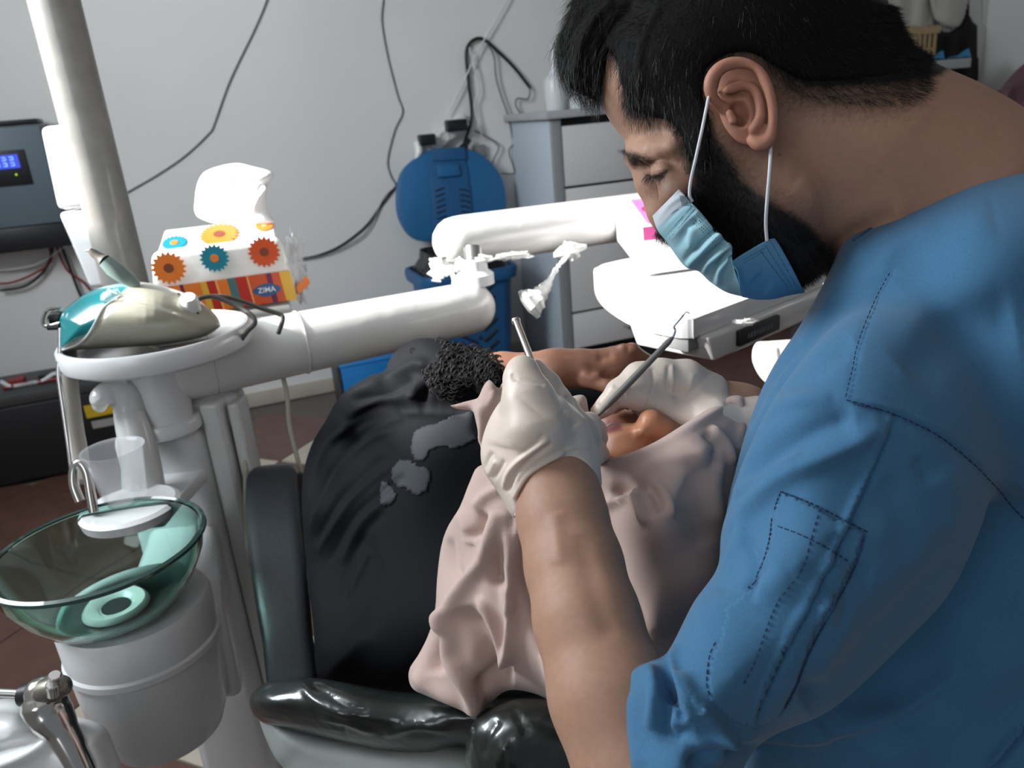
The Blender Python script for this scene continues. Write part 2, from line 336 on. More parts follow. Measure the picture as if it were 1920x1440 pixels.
# ------------------------------------------------------------------ distance-field modelling for bodies and cloth
class Vol:
    def __init__(s, px0, py0, px1, py1, z0, z1, h):
        xs = [(p - 960) * z / f for p in (px0, px1) for z in (z0, z1)]; ys = [-(p - 720) * z / f for p in (py0, py1) for z in (z0, z1)]
        s.lo = np.array([min(xs), min(ys), z0]); hi = np.array([max(xs), max(ys), z1]); s.h = h
        s.n = np.ceil((hi - s.lo) / h).astype(int) + 1; s.F = np.full(tuple(s.n), .05, np.float32)
        s.ax = [(s.lo[k] + np.arange(s.n[k]) * h).astype(np.float32) for k in range(3)]
    def block(s, lo, hi):
        a = np.maximum(0, np.floor((np.array(lo) - s.lo) / s.h)).astype(int); b = np.minimum(s.n, np.ceil((np.array(hi) - s.lo) / s.h).astype(int) + 1)
        if (b <= a).any(): return None
        sl = tuple(slice(a[k], b[k]) for k in range(3)); X = s.ax[0][sl[0]][:, None, None]; Y = s.ax[1][sl[1]][None, :, None]; Z = s.ax[2][sl[2]][None, None, :]
        return sl, X, Y, Z
    def put(s, sl, d, k, op):
        A = s.F[sl]
        if op == 'add':
            if k > 0: h = np.clip(.5 + .5 * (A - d) / k, 0, 1); s.F[sl] = A * (1 - h) + d * h - k * h * (1 - h)
            else: s.F[sl] = np.minimum(A, d)
        elif op == 'sub':
            d = -d; h = np.clip(.5 - .5 * (A - d) / max(k, 1e-6), 0, 1); s.F[sl] = A * (1 - h) + d * h + k * h * (1 - h)
    def chain(s, pts, k=.004, op='add', sz=1.0):        # (px, py, z, radius in px at that z)
        Q = [((p[0] - 960) * p[2] / f, -(p[1] - 720) * p[2] / f, p[2], p[3] * p[2] / f) for p in pts]
        if len(Q) == 1: Q = Q * 2
        for a, b in zip(Q[:-1], Q[1:]):
            m_ = max(a[3], b[3]) + k * 1.5 + .002; A = np.array(a[:3]); B = np.array(b[:3])
            bl = s.block(np.minimum(A, B) - m_, np.maximum(A, B) + m_)
            if bl is None: continue
            sl, X, Y, Z = bl; D = B - A; L = D @ D + 1e-12
            t = np.clip(((X - A[0]) * D[0] + (Y - A[1]) * D[1] + (Z - A[2]) * D[2]) / L, 0, 1)
            d = np.sqrt((X - A[0] - t * D[0]) ** 2 + (Y - A[1] - t * D[1]) ** 2 + ((Z - A[2] - t * D[2]) / sz) ** 2) - (a[3] + t * (b[3] - a[3]))
            s.put(sl, d.astype(np.float32), k, op)
        return s
    def ell(s, px, py, z, rx, ry, rz, rot=0, k=.006, op='add'):     # rx, ry in px; rz in m
        c = np.array([(px - 960) * z / f, -(py - 720) * z / f, z]); rx *= z / f; ry *= z / f; m_ = max(rx, ry) + k * 1.5 + .002
        bl = s.block(c - [m_, m_, rz + k * 1.5 + .002], c + [m_, m_, rz + k * 1.5 + .002])
        if bl is None: return s
        sl, X, Y, Z = bl; cr, sr = math.cos(math.radians(rot)), math.sin(math.radians(rot)); x = X - c[0]; y = Y - c[1]; zz = Z - c[2]
        u = (x * cr - y * sr); v = (x * sr + y * cr)         # rot turns clockwise in the picture
        k0 = np.sqrt((u / rx) ** 2 + (v / ry) ** 2 + (zz / rz) ** 2); k1 = np.sqrt((u / rx ** 2) ** 2 + (v / ry ** 2) ** 2 + (zz / rz ** 2) ** 2) + 1e-9
        s.put(sl, (k0 * (k0 - 1) / k1).astype(np.float32), k, op); return s
    def inflate(s, poly, zc, T, w, k=.006, op='add', smooth=True, pw=2.2, res=4):   # zc, T: number or [(px,py,value)]
        P = np.array([p[:2] for p in poly], float); x0, y0 = P.min(0) - 60; x1, y1 = P.max(0) + 60
        pm = poly_sdf(PM(x0, y0, x1, y1, res), poly, smooth)
        zs = [q[2] for q in zc] if isinstance(zc, list) else [zc]; ts = [q[2] for q in T] if isinstance(T, list) else [T]
        zlo = min(zs) - max(ts) - .01; zhi = max(zs) + max(ts) + .01
        c = [((x - 960) * z / f, -(y - 720) * z / f) for x in (x0, x1) for y in (y0, y1) for z in (zlo, zhi)]
        bl = s.block([min(q[0] for q in c), min(q[1] for q in c), zlo], [max(q[0] for q in c), max(q[1] for q in c), zhi])
        if bl is None: return s
        sl, X, Y, Z = bl; PX = (960 + f * X / Z + 0 * Y); PY = (720 - f * Y / Z + 0 * X)
        sd = pm.at(PX, PY) * Z / f
        zz = idw(PM(x0, y0, x1, y1, 16), zc, pw).at(PX, PY) if isinstance(zc, list) else zc
        tt = idw(PM(x0, y0, x1, y1, 16), T, pw).at(PX, PY) if isinstance(T, list) else T
        q = np.maximum(0, 1 + sd / w)
        d = (np.sqrt(q * q + ((Z - zz) / tt) ** 2) - 1) * np.minimum(w, tt)
        s.put(sl, d.astype(np.float32), k, op); return s
    def surf(s, smooth_it=0):
        F = s.F; F[0] = F[-1] = .01; F[:, 0] = F[:, -1] = .01; F[:, :, 0] = F[:, :, -1] = .01
        S = F < 0; nx, ny, nz = F.shape
        cnt = np.zeros((nx - 1, ny - 1, nz - 1), np.int8)
        for i in (0, 1):
            for j in (0, 1):
                for k in (0, 1): cnt += S[i:nx - 1 + i, j:ny - 1 + j, k:nz - 1 + k]
        act = (cnt > 0) & (cnt < 8); idx = np.full(act.shape, -1, np.int32); ijk = np.argwhere(act); idx[act] = np.arange(len(ijk))
        acc = np.zeros((len(ijk), 3)); num = np.zeros(len(ijk)); cor = [(i, j, k) for i in (0, 1) for j in (0, 1) for k in (0, 1)]
        val = {c: F[ijk[:, 0] + c[0], ijk[:, 1] + c[1], ijk[:, 2] + c[2]] for c in cor}
        for a in cor:
            for ax in range(3):
                if a[ax]: continue
                b = list(a); b[ax] = 1; b = tuple(b); fa, fb = val[a], val[b]; m_ = (fa < 0) != (fb < 0)
                t = np.where(m_, fa / np.where(np.abs(fa - fb) < 1e-12, 1, fa - fb), 0); p = np.tile(np.array(a, float), (len(ijk), 1)); p[:, ax] += t
                acc += p * m_[:, None]; num += m_
        V = (ijk + acc / num[:, None]) * s.h + s.lo
        Q = []
        for ax in range(3):
            o1, o2 = [q for q in range(3) if q != ax]
            sl0 = [slice(1, -1)] * 3; sl1 = [slice(1, -1)] * 3; sl0[ax] = slice(0, F.shape[ax] - 1); sl1[ax] = slice(1, F.shape[ax])
            a = S[tuple(sl0)]; b = S[tuple(sl1)]; E = np.argwhere(a != b); inside = a[a != b]
            base = E.copy(); base[:, o1] += 1; base[:, o2] += 1
            def cell(d1, d2):
                c = base.copy(); c[:, o1] += d1; c[:, o2] += d2; return idx[c[:, 0], c[:, 1], c[:, 2]]
            q = np.stack([cell(-1, -1), cell(0, -1), cell(0, 0), cell(-1, 0)], 1)
            flip = inside if ax != 1 else ~inside; q[~flip] = q[~flip][:, ::-1]; Q.append(q)
        Q = np.concatenate(Q); Q = Q[(Q >= 0).all(1)]
        for _ in range(smooth_it):
            A = np.zeros_like(V); c = np.zeros(len(V))
            for a, b in ((0, 1), (1, 2), (2, 3), (3, 0)):
                for p, q in ((a, b), (b, a)):
                    for d in range(3): A[:, d] += np.bincount(Q[:, p], V[Q[:, q], d], len(V))
                    c += np.bincount(Q[:, p], minlength=len(V))
            V = .4 * V + .6 * A / np.maximum(c, 1)[:, None]
        return cam2world(V), Q[:, ::-1].copy()
def vnorm(V, Q):
    n = np.cross(V[Q[:, 2]] - V[Q[:, 0]], V[Q[:, 3]] - V[Q[:, 1]]); N = np.zeros_like(V)
    for k in range(4):
        for d in range(3): N[:, d] += np.bincount(Q[:, k], n[:, d], len(V))
    return N / (np.linalg.norm(N, axis=1)[:, None] + 1e-12)
def relief(V, Q, pm, zmax=9):
    N = vnorm(V, Q); px, py, z = world2px(V); D = CP - V; D /= np.linalg.norm(D, axis=1)[:, None]
    fc = np.clip((N * D).sum(1) * 1.6, 0, 1) * (z < zmax)
    return V + N * (pm.at(px, py) * fc)[:, None]
class Surf:                                # look up the near side of a mesh by picture position
    def __init__(s, V, Q, zmax=9):
        s.V, s.N = V, vnorm(V, Q); s.px, s.py, s.z = world2px(V); D = CP - V; s.ok = ((s.N * D).sum(1) > 0) & (s.z < zmax)
        s.i = np.where(s.ok)[0]
    def at(s, x, y, off=0, rad=9):
        d = (s.px[s.i] - x) ** 2 + (s.py[s.i] - y) ** 2; m_ = s.i[d < rad * rad]
        j = m_[np.argmin(s.z[m_])] if len(m_) else s.i[np.argmin(d)]
        z = s.z[j] if not len(m_) else s.z[m_][np.argsort(d[d < rad * rad])[:3]].mean()
        return C(x, y, z) + s.N[j] * off
def in_poly(px, py, poly, smooth=True):
    P = cat(poly, 5, True) if smooth else np.array(poly, float); ins = np.zeros(px.shape, bool)
    for i in range(len(P)):
        a, b = P[i], P[(i + 1) % len(P)]; c = ((a[1] > py) != (b[1] > py)); ins ^= c & (px < a[0] + (py - a[1]) * (b[0] - a[0]) / (b[1] - a[1] + 1e-12))
    return ins
def patch(V, Q, poly, off, zmax=9, smooth=True):
    N = vnorm(V, Q); px, py, z = world2px(V); D = CP - V; ok = in_poly(px, py, poly, smooth) & ((N * D).sum(1) > 0) & (z < zmax)
    q = Q[ok[Q].all(1)]; u, inv = np.unique(q, return_inverse=True); inv = inv.reshape(q.shape)
    A = V[u] + N[u] * off; B = V[u] - N[u] * .001; n = len(u)
    E = {}
    for a in range(4):
        for p, r in zip(inv[:, a], inv[:, (a + 1) % 4]): E[(p, r)] = E.get((p, r), 0) + 1
    rim = [(r, p, p + n, r + n) for (p, r) in E if (r, p) not in E]
    return np.concatenate([A, B]), [tuple(x) for x in inv] + rim
def strands(P, D, L, r, bend=None, seg=2):
    n = len(P); r = np.broadcast_to(r, (n,)); D = D / (np.linalg.norm(D, axis=1)[:, None] + 1e-9); a = np.tile([0.3, .5, .8], (n, 1)); U = np.cross(D, a); U /= np.linalg.norm(U, axis=1)[:, None] + 1e-9; W = np.cross(D, U)
    rings = []; bend = np.zeros((n, 3)) if bend is None else bend
    for s_ in range(seg + 1):
        t = s_ / seg; c = P + D * (L * t)[:, None] + bend * (L * t * t)[:, None]; rr = (r * (1 - .75 * t))[:, None]
        for k in range(3):
            th = 2 * math.pi * k / 3; rings.append(c + rr * (U * math.cos(th) + W * math.sin(th)))
    V = np.stack(rings, 1).reshape(-1, 3); m_ = 3 * (seg + 1); F = []
    for s_ in range(seg):
        for k in range(3): F.append([s_ * 3 + k, s_ * 3 + (k + 1) % 3, (s_ + 1) * 3 + (k + 1) % 3, (s_ + 1) * 3 + k])
    F = np.array(F); return V, (np.arange(n)[:, None, None] * m_ + F[None]).reshape(-1, 4)
def dashes(sf, pts, dash, gapw, r, off=.0006, n=40):
    P = cat(pts, n) ; L = np.concatenate([[0], np.cumsum(np.hypot(*np.diff(P, axis=0).T))]); out = []; s_ = 0
    while s_ + dash < L[-1]:
        q = [sf.at(np.interp(s_ + dash * t, L, P[:, 0]), np.interp(s_ + dash * t, L, P[:, 1]), off) for t in (0, .5, 1)]
        out.append(tube(q, r, 5)); s_ += dash + gapw
    return join(out)

# ================================================================== the room
def struct(o): o['kind'] = 'structure'; return o
WLEN, WD, HT = 4.6, 6.0, 2.85
struct(mesh_obj('wall_back', boxr(LA - .12, WLEN, -.12, 0, 0, HT), M['wall']))
struct(mesh_obj('wall_right', boxr(WLEN, WLEN + .12, -.12, WD, 0, HT), M['wall']))
struct(mesh_obj('ceiling', boxr(LA - .12, WLEN + .12, -.12, WD, HT, HT + .1), M['ceil']))
w1 = (1.95, 2.945, 1.79, 2.80); fill_open = (4.2, 5.3, 1.35, 2.5)  # second opening is unseen, added to go with the fill lamp
struct(mesh_obj('wall_left', join([boxr(LA - .12, LA, 0, w1[0], 0, HT), boxr(LA - .12, LA, w1[0], w1[1], 0, w1[2]), boxr(LA - .12, LA, w1[0], w1[1], w1[3], HT),
    boxr(LA - .12, LA, w1[1], fill_open[0], 0, HT), boxr(LA - .12, LA, fill_open[0], fill_open[1], 0, fill_open[2]), boxr(LA - .12, LA, fill_open[0], fill_open[1], fill_open[3], HT), boxr(LA - .12, LA, fill_open[1], WD, 0, HT)]), M['wall'], smooth=False))
for i, w in enumerate((w1, fill_open)):
    g = [boxr(LA - .08, LA - .04, w[0], w[0] + .03, w[2], w[3]), boxr(LA - .08, LA - .04, w[1] - .03, w[1], w[2], w[3]),
         boxr(LA - .08, LA - .04, w[0] + .03, w[1] - .03, w[2], w[2] + .03), boxr(LA - .08, LA - .04, w[0] + .03, w[1] - .03, w[3] - .03, w[3])]
    struct(mesh_obj('window_%d' % (i + 1), join(g), M['wframe'], smooth=False))  # the second frame belongs to the added fill opening
fl = struct(mesh_obj('floor', boxr(LA - .12, WLEN + .12, -.12, WD, -.08, -.006), M['grout']))
TS = .46; x0 = onZ(500, 773, 0); ca = math.radians(20 + 45); u = np.array([math.cos(ca), math.sin(ca), 0]); v = np.array([-math.sin(ca), math.cos(ca), 0])
tmesh = {}
for i in range(-11, 12):
    for j in range(-11, 12):
        c = x0 + u * (i + .5) * TS + v * (j + .5) * TS; r = c - W0; a, b = r @ E1, -(r @ E2)
        if not (LA + .24 < a < 2.6 and .24 < b < 3.6) or c[1] < .75: continue
        k = 1 if ((i + j) % 2 and (np.hypot(*(c - x0)[:2]) < .8 or b < .62 and a < 0)) or (a < .2 and 2.05 < b < 2.35 and (i + j) % 2) else 0
        if k not in tmesh:
            h = TS / 2 - .0025
            o = mesh_obj('tile', obox(c - EZ * .004, u * h, v * h, EZ * .004, .0012, 1), M['tile_l' if k else 'tile_d'], fl, loc=c); tmesh[k] = o
        else:
            o = tmesh[k].copy(); COL.objects.link(o); o.location = Vector(c - WL[fl.name])
struct(mesh_obj('baseboard_back', boxr(LA, WLEN, 0, .012, 0, .075, .002), M['base']))

# ------------------------------------------------------------------ wall unit with blue screen
def AB(p): r = p - W0; return r @ E1, -(r @ E2)
inv = empty('wall_inverter', onW(50, 440, .1), 'blue-grey wall power unit with lit blue screen, left of the pole', 'power unit')
pr = onW(90, 232, .17); a1 = AB(pr)[0] - .03; zt = pr[2]; pb = onW(128, 415, .17); zb = pb[2]; a0 = a1 - .42
mesh_obj('case', boxr(a0, a1, .02, .17, zb, zt, .008), M['inv'], inv)
mesh_obj('side_trim', boxr(a1, a1 + .03, .06, .172, zb, zt - .004, .004), M['invdark'], inv)
mesh_obj('side_cover', boxr(a1 + .03, a1 + .045, .0, .12, zb, zt, .003), M['invside'], inv)
mesh_obj('top_strip', boxr(a0, a1 - .005, .03, .165, zt + .006, zt + .024, .003), M['blk'], inv)
mesh_obj('terminal_base', boxr(a0, a1 + .03, .02, .16, zb - .10, zb - .001, .006), M['blk'], inv)
s0 = onW(0, 345, .172); s1 = onW(38, 286, .172); sa = AB(s1)[0]
scr = mesh_obj('screen_panel', boxr(sa - .22, sa + .016, .170, .176, s0[2] - .012, s1[2] + .012, .002), M['blk'], inv)
mesh_obj('display', boxr(sa - .20, sa - .012, .176, .1775, s0[2] + .055, s1[2] - .004), M['lcd'], scr)
g = []
for i in range(7):
    for j in range(2):
        aa = sa - .03 - i * .026; zz = s0[2] + .064 + j * .022
        g += [boxr(aa - .014, aa, .1776, .178, zz, zz + .003), boxr(aa - .014, aa, .1776, .178, zz + .011, zz + .014), boxr(aa - .003, aa, .1776, .178, zz, zz + .014 if (i + j) % 2 else zz + .008)]
tag(mesh_obj('digits', join(g), M['lcdw'], scr), kind='stuff')
mesh_obj('status_light', ball(RW(sa - .035, .177, s0[2] + .03), .004, 8), M['led'], scr)

def wire(name, pts, r, m, label, group=None, off=.006, n=10, parent=None):
    P = cat([onW(p[0], p[1], p[2] if len(p) > 2 else off) for p in pts], n)
    o = mesh_obj(name, tube(P, r, 8), M[m], parent, sh=False)
    return tag(o, label, 'cable', group) if parent is None else o
wire('cable', [(560, -190), (530, -90), (505, -12), (480, 50), (432, 150), (402, 232), (392, 250), (350, 290), (300, 325), (240, 360), (215, 375)], .0035, 'cable', 'thin grey wire curving down the wall above the tissue pack')
wire('cable', [(725, -190), (716, -100), (719, -10), (716, 40), (728, 110), (746, 180), (755, 210), (740, 245), (727, 300), (733, 330), (742, 345)], .0035, 'cable', 'thin wavy grey wire down the wall left of the blue bin')
wire('cable', [(792, 280), (770, 310), (745, 345), (715, 385), (685, 425), (640, 460), (600, 478), (562, 486)], .0055, 'cableb', 'black cord from the power strip down towards the tissue pack')
wire('cable', [(780, 300), (752, 340), (720, 372), (690, 432), (650, 462), (610, 478), (560, 487)], .003, 'cable', 'thin grey lead twisted beside the black cord from the power strip', off=.014)
wire('cable', [(870, 268), (884, 220), (878, 150), (874, 100), (884, 78), (905, 73), (935, 98), (965, 128), (994, 165)], .008, 'cableb', 'thick black lead looped high above the blue bin lid', off=.02)
wire('cable', [(994, 165), (990, 185), (970, 185), (968, 200), (985, 225), (992, 245), (978, 262), (955, 280), (962, 310), (964, 325), (940, 325)], .004, 'cable', 'grey lead curling past the left side of the drawer cabinet', off=.03)
wire('cable', [(912, 80), (926, 105), (930, 145), (940, 180), (952, 215), (962, 260)], .0045, 'cable', 'thin dark lead hanging straight from the black loop', off=.03)
wire('cable', [(890, 245), (915, 258), (935, 275), (925, 300), (915, 330)], .004, 'cable', 'short grey lead bending above the right edge of the bin lid', off=.03)
wire('cable', [(1040, -190), (955, -10), (925, 45), (905, 80), (882, 125), (862, 170), (838, 215)], .004, 'cablew', 'white cable slanting from the top down to the power strip', off=.03)
wire('cable', [(880, 90), (890, 130), (897, 170), (890, 200), (905, 260)], .004, 'cablew', 'white cable hanging inside the black loop', off=.035)
for pts, r, m, lb in (([(150, 440), (110, 470), (70, 495), (20, 505), (-20, 505)], .006, 'cablew', 'pale cable sagging below the wall power unit'),
    ([(90, 455), (95, 490), (60, 515), (20, 530), (-20, 532)], .005, 'cabler', 'dark red cable sagging below the wall power unit'),
    ([(100, 455), (88, 500), (50, 535), (0, 545)], .006, 'cableb', 'black cable sagging lowest below the wall power unit'),
    ([(115, 460), (130, 500), (145, 540), (160, 575)], .006, 'cableb', 'black cable dropping beside the pole from the wall power unit'),
    ([(105, 460), (125, 505), (155, 528), (170, 545)], .005, 'cabler', 'red and black lead running behind the pole')):
    wire('cable', pts, r, m, lb, off=.03)

# ------------------------------------------------------------------ power strip and plugs
ps = empty('power_strip', onW(840, 255, .03), 'white power strip on the wall above the blue bin', 'power strip')
p0, p1 = onW(788, 292, .03), onW(872, 222, .03); d = (p1 - p0); L = np.linalg.norm(d); d /= L; w_ = np.cross(d, -E2)
mesh_obj('strip_body', obox((p0 + p1) / 2, d * L / 2, w_ * .035, E2 * .022, .008), M['white'], ps)
for t in (.15, .5, .85):
    c = p0 + d * L * t - E2 * .024; mesh_obj('socket', lathe(c, [(.004, 0), (.020, 0), (.023, .004), (.023, .007)], 20, -E2), M['offw'], ps)
for (x, y, s_, lb) in ((800, 262, (.040, .026), 'small black plug in the lower end of the power strip'), (855, 235, (.052, .028), 'larger black adapter in the upper end of the power strip')):
    tag(mesh_obj('plug', obox(onW(x, y, .085), d * 0 + E1 * s_[0], -E2 * .03, EZ * s_[1], .008), M['blk']), lb, 'plug')
tag(mesh_obj('plug', tube([onW(783, 268, .06), onW(786, 285, .08), onW(779, 300, .08)], [.022, .02, .006], 14), M['white']), 'round white plug at the far left of the power strip', 'plug')
tag(mesh_obj('wall_socket', join([boxr(AB(onW(898, 283))[0] - .035, AB(onW(898, 283))[0] + .03, 0, .03, onW(898, 283)[2] - .035, onW(898, 283)[2] + .03, .006)]), M['grey']), 'small grey wall socket just above the blue bin lid', 'socket')
tag(mesh_obj('plug', tube(cat([onW(880, 262, .05), onW(872, 274, .06), onW(862, 284, .06)], 4), [.012] * 4 + [.02] * 4 + [.014], 12), M['blk']), 'black plug hanging behind the top of the bin lid', 'plug')

# ------------------------------------------------------------------ drawer cabinet
CB = .52
cabp = onW(1050, 400, CB); ca0 = AB(cabp)[0]; ctop = onW(1048, 222, CB)[2]; ca1 = ca0 + 1.3
cab = empty('drawer_cabinet', RW((ca0 + ca1) / 2, CB / 2, 0), 'light grey drawer cabinet against the back wall beside the blue bin', 'cabinet')
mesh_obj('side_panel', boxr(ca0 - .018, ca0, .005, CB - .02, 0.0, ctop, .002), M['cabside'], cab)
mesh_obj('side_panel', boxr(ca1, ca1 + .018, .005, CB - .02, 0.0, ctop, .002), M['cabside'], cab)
mesh_obj('carcass', boxr(ca0, ca1, .01, CB - .035, .12, ctop - .005), M['gap'], cab)
mesh_obj('edge_strip', boxr(ca0 - .018, ca0 + .03, CB - .02, CB + .004, 0.0, ctop, .002), M['cabtrim'], cab)
mesh_obj('edge_strip', boxr(ca1 - .03, ca1 + .018, CB - .02, CB + .004, 0.0, ctop, .002), M['cabtrim'], cab)
mesh_obj('plinth', boxr(ca0 + .03, ca1 - .03, .05, CB - .06, 0.0, .12), M['dark'], cab)
zs = [.135, onW(1075, 588, CB)[2], onW(1065, 352, CB)[2], ctop - .03]
zs = [.135, (zs[1] + .135) / 2, zs[1], (zs[1] + zs[2]) / 2, zs[2], zs[3]]; zs = [zs[0], zs[2], zs[4], zs[5]]
nc = 2; cw = (ca1 - ca0 - .06) / nc
for c in range(nc):
    for r_ in range(3):
        a = ca0 + .03 + c * cw; dr = mesh_obj('drawer', boxr(a + .004, a + cw - .004, CB - .02, CB, zs[r_] + .006, zs[r_ + 1] - .006, .003), M['cab'], cab)
        ac = a + (.38 if c == 0 else cw / 2); zc_ = (zs[r_] + zs[r_ + 1]) / 2 + (.0 if r_ else -.02)
        hh = [RW(ac - .085, CB, zc_), RW(ac - .085, CB + .03, zc_), RW(ac + .085, CB + .03, zc_), RW(ac + .085, CB, zc_)]
        mesh_obj('handle', tube(hh, .006, 8), M['chrome'], dr)
mesh_obj('countertop', boxr(ca0 - .05, ca1 + .06, .002, CB + .03, ctop, ctop + .034, .004), M['counter'], cab)
CT = ctop + .035
def atop(px, py, b, Z):                 # the point above depth b from the wall seen at this column, set on height Z
    p = onW(px, py, b); return np.array([p[0], p[1], Z])
pr_ = onW(1822, 108, .50); a9 = AB(pr_)[0]; CT2 = pr_[2]; a8 = a9 - .95
cb2 = empty('side_cabinet', RW((a8 + a9) / 2, .25, 0), 'taller grey-topped cabinet behind the dentist, under the black dress', 'cabinet')
mesh_obj('cabinet_body', boxr(a8, a9 - .14, .01, .44, .1, CT2 - .05, .003), M['cab'], cb2)
mesh_obj('edge_strip', boxr(a9 - .14, a9 - .10, .01, .46, 0, CT2 - .05, .003), M['cabtrim'], cb2)
mesh_obj('plinth', boxr(a8 + .02, a9 - .15, .03, .40, 0.0, .1), M['dark'], cb2)
for k in range(2):
    d_ = mesh_obj('door', boxr(a8 + .01 + k * .4, a8 + .40 + k * .4, .44, .458, .12, CT2 - .07, .003), M['cab'], cb2)
    mesh_obj('door_handle', tube([RW(a8 + .37 + k * .07, .458, 1.0), RW(a8 + .37 + k * .07, .485, 1.0), RW(a8 + .37 + k * .07, .485, 1.14), RW(a8 + .37 + k * .07, .458, 1.14)], .006, 8), M['chrome'], d_)
mesh_obj('countertop', boxr(a8 - .03, a9, .002, .50, CT2 - .05, CT2, .004), M['counter'], cb2)

# dropper bottle on the cabinet
bp = atop(1042, 193, .3, CT); bt = empty('dropper_bottle', bp, 'milky squeeze bottle with a thin spout on the grey cabinet', 'bottle')
mesh_obj('bottle_body', lathe(bp, [(0, 0), (.048, 0), (.052, .01), (.052, .13), (.045, .15), (.022, .165), (.02, .18)], 28), M['bottle'], bt)
mesh_obj('nozzle', tube(cat([bp + EZ * .175, bp + EZ * .21, bp + EZ * .27, bp + EZ * .30 + E1 * -.012], 5), [.012] * 5 + [.008] * 5 + [.005] * 6, 12), M['white'], bt)
bp = atop(1080, 186, .3, CT); tag(mesh_obj('small_jar', lathe(bp, [(0, 0), (.05, 0), (.05, .045), (.042, .05), (.042, .07), (0, .07)], 28), M['bottle']), 'small white jar on the cabinet beside the squeeze bottle', 'jar')
# basket, blue sheet
bc = atop(1690, 100, .22, CT2); bk = empty('plastic_basket', bc, 'beige slatted plastic basket on the right end of the cabinet', 'basket')
W_, D_, H_ = .165, .10, .19
g = []
def bx(cx, cy, cz, hx, hy, hz): return obox(bc + E1 * cx - E2 * cy + EZ * cz, E1 * hx, E2 * hy, EZ * hz)
for s_ in (-1, 1):
    for i in range(9):
        t = -1 + i * .25; g.append(bx(t * (W_ - .015), s_ * (D_ - .01), .09, .009, .003, .085))
    for i in range(6):
        t = -1 + i * .4; g.append(bx(s_ * (W_ - .012), t * (D_ - .012), .09, .003, .009, .085))
tag(mesh_obj('slat', join(g), M['basket'], bk), kind='stuff')
mesh_obj('rim', join([bx(0, s_ * D_, H_ - .02, W_ + .006, .006, .02) for s_ in (-1, 1)] + [bx(s_ * W_, 0, H_ - .02, .006, D_, .02) for s_ in (-1, 1)]), M['basket'], bk)
mesh_obj('band', join([bx(0, s_ * (D_ - .008), .068, W_ - .008, .004, .006) for s_ in (-1, 1)]), M['basket'], bk)
mesh_obj('basket_floor', bx(0, 0, .005, W_ - .01, D_ - .01, .005), M['basket'], bk)
bs = [atop(1700, 113, .47, CT2), atop(1772, 105, .47, CT2), atop(1768, 96, .36, CT2), atop(1700, 100, .36, CT2)]
V = []; n = 14
for i in range(n):
    for j in range(n):
        a, b = i / (n - 1), j / (n - 1); p = (bs[0] * (1 - a) + bs[1] * a) * (1 - b) + (bs[3] * (1 - a) + bs[2] * a) * b
        V.append(p + EZ * (.004 + .05 * a ** 3 * b + .006 * math.sin(9 * a) ** 2))
F = [(i * n + j, (i + 1) * n + j, (i + 1) * n + j + 1, i * n + j + 1) for i in range(n - 1) for j in range(n - 1)]
tag(mesh_obj('blue_sheet', (V, F), M['bluesheet']), 'bright blue paper sheet curling on the cabinet beside the basket', 'sheet')
tag(mesh_obj('blue_sheet', (np.array(V) + E1 * .20, F), M['bluesheet']), 'second bright blue sheet at the right edge of the cabinet', 'sheet')

# hanging garments on the back wall (right)
def drape(name, poly, off0, m, label, fold=18, thick=.02, amp=.02, parent=None, catg='garment'):
    P = np.array(poly, float); x0, y0 = P.min(0); x1, y1 = P.max(0); pm = poly_sdf(PM(x0 - 10, y0 - 10, x1 + 10, y1 + 10, 2), poly)
    xs = np.arange(x0, x1 + 2, 2.5); ys = np.arange(y0, y1 + 2, 2.5); X, Y = np.meshgrid(xs, ys); S = pm.at(X, Y); ok = S < 0
    V = []; id_ = -np.ones(X.shape, int)
    for j in range(len(ys)):
        for i in range(len(xs)):
            if ok[j, i]:
                id_[j, i] = len(V); e = min(1, -S[j, i] / 8); V.append(onW(X[j, i], Y[j, i], off0 + thick * math.sqrt(1 - (1 - e) ** 2) + amp * e * (math.sin(X[j, i] / fold * 2.2 + .02 * Y[j, i]) * .5 + .5)))
    nf = len(V); Fc = []
    for j in range(len(ys) - 1):
        for i in range(len(xs) - 1):
            q = (id_[j, i], id_[j, i + 1], id_[j + 1, i + 1], id_[j + 1, i])
            if min(q) >= 0: Fc.append(q)
    B = [p + E2 * (thick + off0 * .0) for p in V]; Fb = [tuple(k + nf for k in q[::-1]) for q in Fc]; E = {}
    for q in Fc:
        for k in range(4): E[(q[k], q[(k + 1) % 4])] = 1
    rim = [(b, a, a + nf, b + nf) for (a, b) in E if (b, a) not in E]
    o = mesh_obj(name, (V + B, Fc + Fb + rim), M[m], parent, sh=False)
    return tag(o, label, catg) if parent is None else o
drape('hanging_shirt', [(1600, -30), (1740, -30), (1755, 20), (1745, 60), (1700, 52), (1690, 75), (1650, 40), (1620, 10)], .04, 'shirt', 'crumpled off-white coat hanging on the wall above the basket', 14)
drape('hanging_shirt', [(1748, -30), (1815, -30), (1810, 30), (1795, 52), (1770, 50), (1752, 30)], .09, 'shirt', 'pale cloth hanging right of the off-white coat', 20)
drape('hanging_dress', [(1812, -30), (1818, -30), (1820, 28), (1834, 50), (1834, 90), (1837, 145), (1828, 160), (1825, 205), (1800, 216), (1782, 212), (1780, 130), (1735, 100), (1740, 48), (1765, 57), (1790, 56), (1808, 30)], .06, 'black', 'black dress hanging on the wall at the right end of the cabinet', 12)
drape('wall_panel', [(1842, -20), (1990, -20), (1990, 52), (1850, 55)], .002, 'offw', 'pale board on the wall at the top right corner', 500, .004, 0, catg='board')

